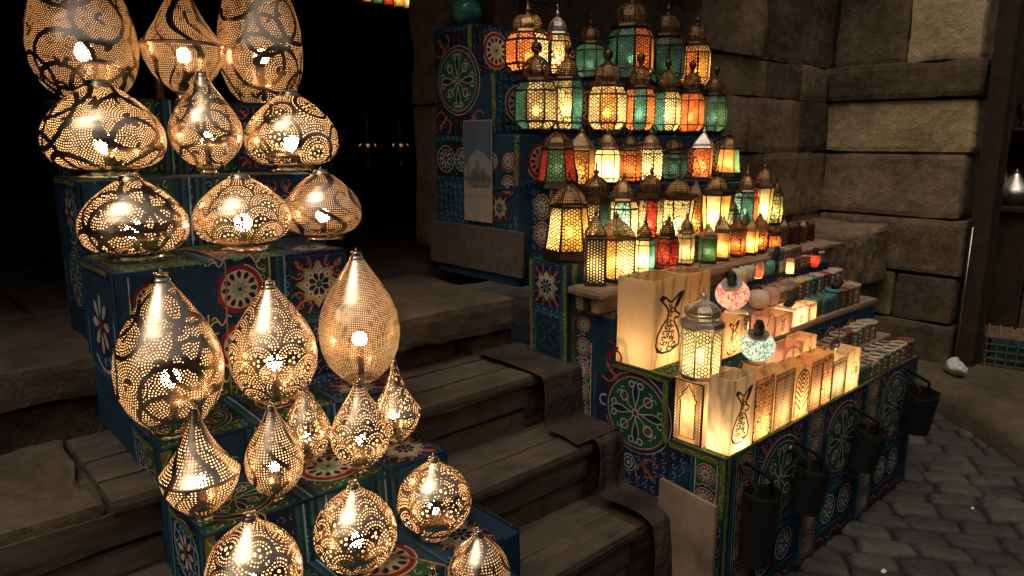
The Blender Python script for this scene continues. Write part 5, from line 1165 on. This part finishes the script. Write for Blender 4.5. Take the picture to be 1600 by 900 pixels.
def puck(name, label, loc, prof, mat, cat='lamp', n=28, grp=None, bulb=None):
    t = thing(name, label, cat, loc, 0, grp); mb = MB(); mb.ngon(prof, n, smooth=True, cap=(1, 0)); mb.build('bowl', mat, t)
    if bulb: mb = MB(); mb.ngon([(.03+.012*math.sin(q), max(.0004, .012*math.cos(q))) for q in [-PI/2+PI*i/6 for i in range(7)]], 8, smooth=True); mb.build('bulb', M[bulb], t)
    return t
puck('alabaster_bowl_light', 'glowing white bowl light supporting the red mosaic globe', (3.05, 1.745, Z2), [(0, .035), (.01, .05), (.06, .062), (.125, .055), (.135, .05), (.12, .045)], A('white'), bulb='lan_hi')
puck('alabaster_bowl_light', 'short amber cup light supporting the aqua mosaic globe', (2.885, 1.54, Z1), [(0, .05), (.1, .06), (.215, .055), (.218, .048), (.2, .046)], A('honey'), bulb='lan')
puck('alabaster_bowl_light', 'orange-pink cup light half hidden left of the red mosaic globe', (2.88, 1.83, Z2), [(0, .05), (.06, .062), (.17, .055), (.175, .048), (.16, .046)], A('pink'), bulb='lan_lo')
for i, (x, y, z, w_, lab) in enumerate(((3.32, 1.90, 1.075, .05, 'round alabaster cup with a black lattice crest, left of the lit orange one'), (3.44, 1.93, 1.075, .05, 'round pale alabaster cup with smooth bulging sides below the lowest lanterns'), (3.55, 1.93, 1.075, .042, 'small glowing orange cup stacked among pale alabaster cups'), (3.66, 1.93, 1.075, .045, 'green-grey hollow alabaster cup lying open beside the orange one'), (3.36, 1.80, .96, .05, 'round cream cup with black lattice crest right of the red mosaic globe'), (3.48, 1.80, .96, .045, 'round rose-coloured cup right of the red mosaic globe'))):
    puck('alabaster_cup', lab, (x, y, z), [(0, w_*.8), (.02, w_), (.06, w_*1.02), (.085, w_*.85), (.085, w_*.72), (.05, w_*.7), (.012, w_*.6)], (A('pink') if 'orange' in lab and 'small' in lab else M['pot_'+['cream', 'cream', 'pink', 'teal', 'cream', 'pink'][i]]), 'cup', grp='loose round alabaster cups', bulb='lan' if 'small glowing' in lab else None)

# ------------------------------------------------------------------ candle cups
CUPG = {'e': 'front row of cups', 'f': 'row behind the front cups', 'd': 'second row of cups', 'c': 'third row of cups', 'b': 'fourth row of cups', 'g': 'fifth row of cups', 'a': 'top row of cups', 'u': 'stacked upper layer'}
def cup(label, loc, kind, col, r=.036, h=.085, rot=0, glow=None):
    t = thing('candle_cup', label, 'cup', loc, rot, 'small stone candle cups')
    n = 24 if kind == 'round' else 4; a0 = 0 if n == 24 else PI/4; k = 1 if n == 24 else 1.33
    mb = MB(); mb.ngon([(0, r*k), (h*.80, r*k), (h*.80, r*k*1.06), (h*.98, r*k*1.06), (h, r*k*1.02)], n, a0, 0, (1, 0), n == 24); mb.ngon([(h, r*k*1.02), (h+.0005, r*k*.93), (h*.9, r*k*.90)], n, a0, 0)
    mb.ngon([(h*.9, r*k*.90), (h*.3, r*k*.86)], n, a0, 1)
    # inner floor
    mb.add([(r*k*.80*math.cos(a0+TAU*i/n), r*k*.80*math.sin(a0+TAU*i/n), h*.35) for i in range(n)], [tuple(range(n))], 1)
    mb.build('cup_body', [M['pot_'+col], M['inside_shade']], t)
    mb = MB(); mb.ngon([(.001, r*k+.0014), (h*.78, r*k+.0014)], n, a0, 0, (0, 0), n == 24); mb.build('lattice_sleeve', M['lat_'+col], t)
    return t
CN2 = {'cream': 'cream', 'brown': 'brown', 'red': 'dark red', 'teal': 'teal', 'pink': 'rose', 'grey': 'grey'}
def cups(row, y, z, X0, items, gap=.004, r=.036, h=.085, shear=0):
    x = X0; tot = len(items)
    for i, (k, c) in enumerate(items):
        rr_ = r*(1.12 if k == 'round' else 1)*random.uniform(.97, 1.03); x += rr_
        hh = h*random.uniform(.94, 1.06)*(1.2 if k == 'round' and row in 'ecdb' else 1)
        cup(f"{CN2[c]} {'round' if k == 'round' else 'square'} candle cup, {ORD[tot-1-i]+' from right end' if i < tot-1 else 'at the right end'} of the {CUPG[row]}", (x, y+random.uniform(-.004, .004)+shear*i, z), k, c, rr_, hh, random.uniform(-.05, .05))
        x += rr_+gap
s, o_ = 'square', 'round'
cups('e', 1.385, .606, 3.575, [(s, 'teal'), (s, 'pink'), (s, 'cream'), (o_, 'cream'), (o_, 'grey'), (o_, 'cream'), (o_, 'cream'), (o_, 'cream'), (o_, 'red')])
cups('f', 1.468, .606, 3.50, [(s, 'grey'), (s, 'pink'), (s, 'cream'), (s, 'brown'), (o_, 'cream'), (o_, 'brown'), (o_, 'cream'), (o_, 'cream'), (o_, 'brown')])
cups('d', 1.545, .703, 3.475, [(s, 'brown'), (s, 'brown'), (s, 'cream'), (o_, 'grey'), (o_, 'red'), (o_, 'cream'), (o_, 'cream'), (o_, 'cream'), (o_, 'cream')])
cups('c', 1.66, .891, 3.65, [(s, 'teal'), (s, 'teal'), (s, 'teal'), (o_, 'teal'), (o_, 'red'), (o_, 'brown'), (o_, 'cream')], h=.09)
cups('b', 1.815, .953, 3.55, [(s, 'cream'), (s, 'grey'), (s, 'brown'), (o_, 'cream'), (o_, 'cream'), (o_, 'teal'), (o_, 'cream'), (o_, 'red'), (o_, 'cream'), (o_, 'cream')], r=.034, h=.078)
cups('g', 1.87, .953, 3.56, [(s, 'brown'), (s, 'pink'), (s, 'grey'), (s, 'cream'), (s, 'cream'), (s, 'brown'), (o_, 'cream'), (o_, 'brown'), (o_, 'cream')], r=.031, h=.08)
cups('a', 1.935, 1.075, 3.74, [(s, 'teal'), (s, 'brown'), (s, 'brown'), (s, 'grey'), (o_, 'cream'), (o_, 'grey'), (o_, 'red'), (o_, 'cream')], r=.033, h=.068)
cups('u', 1.935, 1.145, 3.74, [(s, 'teal'), (s, 'cream'), (s, 'brown'), (s, 'brown')], r=.033, h=.064)
# lit accents: amber cup, red tea light with black holder, plugs
puck('glowing_cup', 'small glowing amber cup in the top row beside the teal ones', (3.80, 1.862, 1.075), [(0, .02), (.05, .021), (.085, .021), (.085, .018), (.06, .018)], A('honey'), 'cup', bulb='lan_lo')
t = thing('glass_tea_light', 'glowing red glass cup with a black holder on top, near the right end', 'lamp', (4.10, 1.862, 1.075), 0)
mb = MB(); mb.ngon([(0, .016), (.03, .026), (.065, .024), (.07, .014)], 18, smooth=True); mb.build('glass', G('red', 'none'), t)
mb = MB(); mb.ngon([(.071, .015), (.10, .017), (.115, .012)], 14, cap=(1, 1)); mb.build('bulb_holder', M['plastic'], t)
mb = MB(); mb.ngon([(.04+.009*math.sin(q), max(.0004, .009*math.cos(q))) for q in [-PI/2+PI*i/6 for i in range(7)]], 8, smooth=True); mb.build('bulb', M['lan_lo'], t)
def holder(label, loc, rx, ry, cab=None):
    t = thing('bulb_holder', label, 'bulb holder', loc, 0, 'black bulb holders lying among the lights'); Mx = Matrix.Rotation(ry, 4, 'Y') @ Matrix.Rotation(rx, 4, 'X')
    mb = MB(); mb.ngon([(-.035, .013), (-.03, .02), (.01, .022), (.015, .018), (.035, .016), (.045, .006)], 14, cap=(1, 1)); mb.xf(Mx); mb.build('socket', M['plastic'], t)
    mb = MB(); mb.tube([Mx @ Vector((0, 0, .045)), Mx @ Vector((.01, 0, .09)), Mx @ Vector((.05, .02, .10))], .0025, 6); mb.build('lead', M['plastic'], t)
holder('black bulb holder resting on the teal round cup', (3.955, 1.66, 1.02), .2, 1.1)
holder('black bulb holder sticking up left of the red mosaic globe', (3.0, 1.93, 1.13), .1, -.15)
holder('black bulb holder resting on the calligraphy box', (3.42, 1.42, .83), .4, -.7)
holder('black bulb holder hanging over the dusky pink boxes', (3.42, 1.66, 1.00), .5, .4)
holder('black bulb holder standing beside the green-grey cup', (3.70, 1.90, 1.19), .1, .2)
for lab, pts in (('thin cable arching over the front dervish box', [(2.47, 1.40, .80), (2.50, 1.40, .93), (2.56, 1.42, .925), (2.60, 1.45, .86)]), ('thin cable arching above the aqua mosaic globe', [(2.93, 1.52, .99), (3.0, 1.54, 1.03), (3.08, 1.56, .98), (3.10, 1.57, .90)]), ('thin cable snaking over the boxes behind the peacock light', [(2.96, 1.45, .84), (3.03, 1.46, .875), (3.12, 1.46, .865), (3.2, 1.46, .80)])):
    cable(lab, pts, .002)

cable('thin dark wire strung across the domes of the second tier of lanterns', [(2.42, 2.50, 2.22), (2.75, 2.46, 2.15), (3.1, 2.47, 2.18), (3.5, 2.48, 2.13), (3.9, 2.5, 2.17), (4.2, 2.52, 2.12)], .002)
cable('thin brown wire drooping in front of the fourth tier of lanterns', [(2.55, 2.16, 1.44), (2.8, 2.12, 1.38), (3.1, 2.13, 1.42), (3.5, 2.13, 1.36), (3.9, 2.14, 1.40)], .002)
cable('thin brown wire lying along the wooden plank before the lowest lanterns', [(2.38, 1.965, 1.182), (2.6, 1.96, 1.183), (2.9, 1.965, 1.184), (3.2, 1.955, 1.183), (3.6, 1.965, 1.183)], .002)
# ------------------------------------------------------------------ black rubber buckets hung on the stall front
def bucket(label, x, z, r, h, tilt, seed, lean=0):
    t = thing('rubber_bucket', label, 'bucket', (x, 1.325, z), 0, 'black rubber buckets hung on the stall front')
    nv, nu = 24, 48; th = np.linspace(0, TAU, nu, endpoint=False); zz = np.linspace(0, 1, nv)
    def surf(k, z0):
        P = np.zeros((nv, nu, 3)); rad = r*k*(.84+.16*zz)[:, None]*(1+.03*np.sin(3*th+seed)[None]*zz[:, None])
        P[..., 0] = rad*np.cos(th); P[..., 1] = rad*np.sin(th)*.82; P[..., 2] = (z0+(h-z0)*zz)[:, None]
        P *= (1+.10*fbm(P*[1, 1, .5], 9, 3, seed)[..., None]*zz[:, None, None]); P[..., 2] += .05*r*np.sin(2*th+seed)[None]*zz[:, None]; return P
    Po, Pi = surf(1, 0), surf(.93, .012)
    V = np.concatenate([Po.reshape(-1, 3), Pi.reshape(-1, 3)]); idx = np.arange(nv*nu).reshape(nv, nu); nx = np.roll(idx, -1, 1); n = nv*nu
    Q = [np.stack([idx[:-1], nx[:-1], nx[1:], idx[1:]], -1).reshape(-1, 4), np.stack([idx[:-1], idx[1:], nx[1:], nx[:-1]], -1).reshape(-1, 4)+n,
         np.stack([idx[-1], nx[-1], nx[-1]+n, idx[-1]+n], -1)]
    Mx = Matrix.Translation((0, -r*.86, 0)) @ Matrix.Rotation(tilt, 4, 'X') @ Matrix.Rotation(lean, 4, 'Y')
    R3 = np.array(Mx.to_3x3()); T3 = np.array(Mx.translation); V = V @ R3.T+T3
    bw_ = npmesh('bucket_wall', V, np.concatenate(Q), M['rubber'], t)
    mb = MB(); mb.ngon([(.004, .001), (.004, r*.82), (.010, r*.82), (.010, .001)], 32, sq=.82); mb.xf(Mx); mb.build('bucket_bottom', M['rubber'], t)
    mb = MB()
    hp = [Mx @ Vector((-r*.93, 0, h*.86)), Mx @ Vector((-r*.7, .0, h+.35*r)), Vector((-.02, .0, h+.98*r)), Vector((.02, .0, h+.98*r)), Mx @ Vector((r*.7, .0, h+.35*r)), Mx @ Vector((r*.93, 0, h*.86))]
    mb.tube(hp, .009, 6); mb.build('handle', M['rubber'], t)
    for k in range(8): a = TAU*k/8+.2; q = Mx @ Vector((r*.98*math.cos(a), r*.80*math.sin(a), h*.86)); mb = MB(); mb.box(-.004, .004, -.004, .004, -.004, .004, bev=.001); mb.build('rivet', M['dull_brass'], bw_, q)
    return t
bucket('black rubber bucket with rivets hung nearest the yellow-trimmed stall corner', 2.445, .17, .085, .30, .06, 1)
bucket('black rubber bucket hung below the peacock light, its handle pegged to the cloth', 2.86, .235, .085, .20, .10, 2, .1)
bucket('black rubber bucket hung over the green medallion below the candle cups', 3.44, .24, .088, .20, .12, 3, .12)
bucket('black rubber bucket hung at the far right end of the stall front', 4.15, .24, .095, .23, .10, 4, -.08)
t = thing('metal_clip', 'small flat steel clip holding the handle of the second bucket', 'clip', (2.86, 1.322, .49), 0); mb = MB(); mb.box(-.05, .05, -.012, .0, -.010, .010, bev=.002); mb.xf(Matrix.Rotation(.5, 4, 'Y')); mb.build('blade', M['tin'], t)
mb = MB(); mb.tube([(-.03, -.013, .02), (-.03, -.016, .019)], .004, 8); mb.build('screw', M['iron'], t)

# ------------------------------------------------------------------ things on top of the tower and deep in the shop
t = puck('glass_float', 'round dark teal glass globe on the tower top', (2.44, 3.02, 2.365), [(.0, .02), (.02, .06), (.07, .085), (.12, .07), (.145, .03), (.15, .028)], simple('dark_teal_glass', (.03, .12, .11), .12, var=.3, bump=.1), 'globe')
for i, (x, w_, lab) in enumerate(((2.62, .17, 'left of two dim red mosaic boxes at the tower top'), (2.84, .15, 'right of two dim red mosaic boxes at the tower top'))):
    t = thing('mosaic_box', lab, 'box', (x, 2.98, 2.365), .1*i, 'dim mosaic boxes'); mb = MB(); mb.box(-w_/2, w_/2, -.07, .07, 0, .16, bev=.005); mb.build('case', glass('dim_red_panel', (.30, .08, .05), 'hex', .009), t)
    mb = MB(); mb.box(-w_/2-.006, w_/2+.006, -.076, .076, .16, .172, bev=.002); mb.build('lid', M['iron'], t)
def vase(label, loc, r, h, cat='vase', grp=None, mat='dull_brass'):
    t = thing('brass_vase', label, cat, loc, 0, grp); mb = MB(); mb.ngon([(0, r*.5), (h*.05, r*.55), (h*.1, r*.35), (h*.25, r*.8), (h*.4, r), (h*.55, r*.8), (h*.7, r*.35), (h*.9, r*.3), (h, r*.45), (h*.99, r*.3)], 24, smooth=True, cap=(1, 0)); mb.build('body', M[mat], t)
    mb = MB(); mb.tube([(r*.95*math.cos(a), r*.95*math.sin(a), h*.4) for a in [TAU*k/24 for k in range(24)]], r*.03, 5, closed=True); mb.build('band', M['old_brass'], t)
for i, (x, lab) in enumerate(((.95, 'stacked dark brass vase dimly seen behind the spout-topped lamp, left one'), (1.25, 'stacked dark brass vase dimly seen behind the spout-topped lamp, right one'))): vase(lab, (x, 4.1, 1.3), .12, 1.0, grp='dark brass vases')
for i, (x, y) in enumerate(((3.76, 6.2), (3.36, 6.2), (4.14, 6.2))):
    t = thing('hanging_lamp', f"faint brass chain lamp glinting in the dark shop, {['nearest the tower', 'middle one of three', 'leftmost of three'][[2, 1, 0][i]] if 0 else ['second of three from the left', 'leftmost of three', 'rightmost of three'][i]}", 'lamp', (x, y, 1.545), 0, 'faint lamps on the dark shelf')
    mb = MB(); mb.ngon([(0, .05), (.02, .055), (.06, .03), (.12, .07), (.2, .075), (.26, .035), (.5, .018), (.52, .03)], 18, smooth=True, cap=(1, 1)); mb.build('body', M['old_brass'], t)
    mb = MB(); mb.ngon([(.21+.016*math.sin(q), .078+max(.0004, .016*math.cos(q))) for q in [-1.5+3*i_/4 for i_ in range(5)]], 3, smooth=True); mb.build('ember', emit('faint_glow', (1, .45, .18), .35), t)
# lit stained glass strip deep above the shop counter
for i in range(6):
    c = ['red', 'amber', 'green', 'red', 'amber', 'cream'][i]
    lantern(f"tiny {c} lantern hung high in the dark shop, {ORD[i]} from left, cut by picture top", (3.10+.10*i, 5.2, 2.86), .05, .24, 'square', [c], 'none', 'lan_lo', 'hood_dark', .3, 'tiny lanterns hung high in the shop')

# ------------------------------------------------------------------ right edge: post and neighbouring shop
t = thing('wooden_post', 'dark wooden door post standing against the sandstone pier', 'post', (6.62, 1.66, -.02))
V, Q = rough_blocks([(-.10, .06, -.06, .08, 0, 4.2), (.065, .105, -.07, .01, 0, 4.2)], .06, .012, .006, 51); npmesh('shaft', V, Q, M['wood_dark'], t, False)
mb = MB(); mb.tube([(-.112, .06, .05), (-.112, .055, 1.15)], .006, 6); mb.build('conduit', M['tin'], t)
t = thing('shop_counter', 'dark wooden shelf unit of the neighbouring shop at the right edge', 'cabinet', (7.55, 1.35, -.02))
def cb(n, *a, m_='wood_dark', bev=.004): mb = MB(); mb.box(*a, bev=bev); return mb.build(n, M[m_], t)
cb('counter_top', -.5, .6, -1.4, .66, 1.24, 1.28); cb('panel', -.42, -.39, -1.38, .1, .05, 1.235, m_='wood'); cb('panel', -.44, -.40, .11, .38, .05, 1.235); cb('back', .6, .64, -1.4, .7, 0, 4); cb('shelf', .1, .6, -1.4, .6, 1.9, 1.93); cb('drawer_front', -.45, -.425, -1.3, -.12, 1.0, 1.18)
cb('side', -.1, .62, .62, .66, 0, 4)
for i, (x, y, r, h, m_, lab) in enumerate(((7.33, 1.66, .15, .31, 'tin', 'large dull silver onion-shaped lamp on the counter at the right edge'), (7.52, 1.83, .12, .42, 'old_brass', 'coppery pointed lamp behind the silver one at the right edge'), (7.20, 1.84, .065, .24, 'tin', 'small silver lamp at the left end of the right-edge counter'))):
    t = thing('metal_lamp', lab, 'lamp', (x, y, 1.26), 0, 'unlit metal lamps on the neighbouring counter'); mb = MB(); mb.ngon([(0, r*.5), (.02, r*.5), (.03, r*.55), (h*.25, r*.95), (h*.36, r), (h*.5, r*.85), (h*.7, r*.42), (h*.85, r*.2), (h*.88, r*.16)], 32, smooth=True, cap=(1, 1)); mb.build('shade', M[m_], t)
    mb = MB(); mb.ngon([(h*.88, r*.14), (h*.91, r*.18), (h*.94, r*.08), (h, .002)], 12, smooth=True); mb.build('finial', M['old_brass'], t)
for i, (y, z, r, m_, lab) in enumerate(((1.75, 1.93, .08, 'old_brass', 'dim brass pot on the upper shelf at the right edge, left one'), (1.5, 1.93, .1, 'dull_brass', 'dim brass pot on the upper shelf at the right edge, right one'))): vase(lab, (7.75, y, z), r, .34, grp='dim brass pots', mat=m_)
# crate
t = thing('bottle_crate', 'flat slatted cane crate holding blue and red packets beside the post', 'crate', (7.0, 1.42, -.012), .25)
mb = MB()
for k in range(9): mb.box(-.26+.065*k-.006, -.26+.065*k+.006, -.22, .22, .245, .255, bev=.002)
for k in range(6): mb.box(-.27, .27, -.20+.08*k-.006, -.20+.08*k+.006, .256, .266, bev=.002)
mb.build('lid', M['wood_pale'], t)
mb = MB()
for zz in (.01, .06, .12, .18, .235):
    mb.box(-.275, .275, -.225, -.215, zz, zz+.014, bev=.002); mb.box(-.275, -.265, -.214, .22, zz, zz+.014, bev=.002); mb.box(-.275, .275, .222, .232, zz, zz+.014, bev=.002); mb.box(.265, .275, -.214, .22, zz, zz+.014, bev=.002)
for k in range(9): mb.box(-.27+.066*k-.005, -.27+.066*k+.005, -.235, -.226, 0, .25); 
for k in range(7): mb.box(-.286, -.276, -.21+.07*k-.005, -.21+.07*k+.005, 0, .25)
mb.build('slats', M['wood'], t)
for k in range(5):
    mb = MB(); mb.box(-.25+.1*k, -.16+.1*k, -.19, .18, .02, .20, bev=.01); mb.build('packet', FAB[CN.index(['teal', 'blue', 'red', 'teal', 'blue'][k])], t)
# plastic bag on the kerb
t = thing('plastic_bag', 'crumpled white plastic bag with a red print lying on the kerb', 'bag', (6.10, 1.60, .02), .6)
th = np.linspace(0, TAU, 40, endpoint=False); ph = np.linspace(0, PI, 24)
P = np.stack([.13*np.sin(ph)[:, None]*np.cos(th), .07*np.sin(ph)[:, None]*np.sin(th), (.055*np.cos(ph)+.052)[:, None]*np.ones(40)], -1); P = P*(1+.7*fbm(P, 14, 3, 3)[..., None]); P[..., 2] += .1*np.maximum(0, -P[..., 0])
idx = np.arange(24*40).reshape(24, 40); nx = np.roll(idx, -1, 1)
npmesh('film', P.reshape(-1, 3), np.stack([idx[:-1], idx[1:], nx[1:], nx[:-1]], -1).reshape(-1, 4), simple('white_film', (.55, .53, .50), .35, var=.1), t)
mb = MB()
for k in range(3): mb.box(-.02+.03*k, -.005+.03*k, -.086, -.082, .045, .085-.01*(k % 2), bev=.001)
mb.build('print', FAB[CN.index('red')], t)
# litter flecks on the cobbles
for i, (x, y, s_, lab) in enumerate(((3.30, 1.05, .02, 'scrap of white paper on the cobbles near the stall foot'), (3.05, .72, .025, 'torn white paper scrap on the cobbles at the picture bottom'), (4.25, .95, .012, 'tiny pale fleck on the cobbles below the far right bucket'), (4.7, .6, .012, 'tiny pale fleck on the cobbles towards the kerb'))):
    mb = MB(); mb.add([(s_*math.cos(a)*(1+.3*math.sin(5*a)), .6*s_*math.sin(a), .003+.004*math.sin(3*a)) for a in [TAU*k/9 for k in range(9)]]+[(s_*math.cos(a)*(1+.3*math.sin(5*a)), .6*s_*math.sin(a), .001+.004*math.sin(3*a)) for a in [TAU*k/9 for k in range(9)]], [tuple(range(9)), tuple(range(17, 8, -1))]+[(k, k+9, (k+1) % 9+9, (k+1) % 9) for k in range(9)])
    gz = GZ[int((x-x0g)/.0125), int((y-y0g)/.0125)]
    tag(mb.build('paper_scrap', M['print'] if 'print' in M else simple('paper', (.7, .68, .62), .8, var=.1), None, (x, y, float(gz)+.006)), lab, 'litter', 'scraps on the cobbles')
# street wall behind the viewer closes the alley
wall_thing('alley_wall', 'plain house wall across the alley, behind the viewpoint', [(-8, 12, -3.4, -3.0, -.3, 3.4)], M['stone_dark'], step=.4, rad=.05)
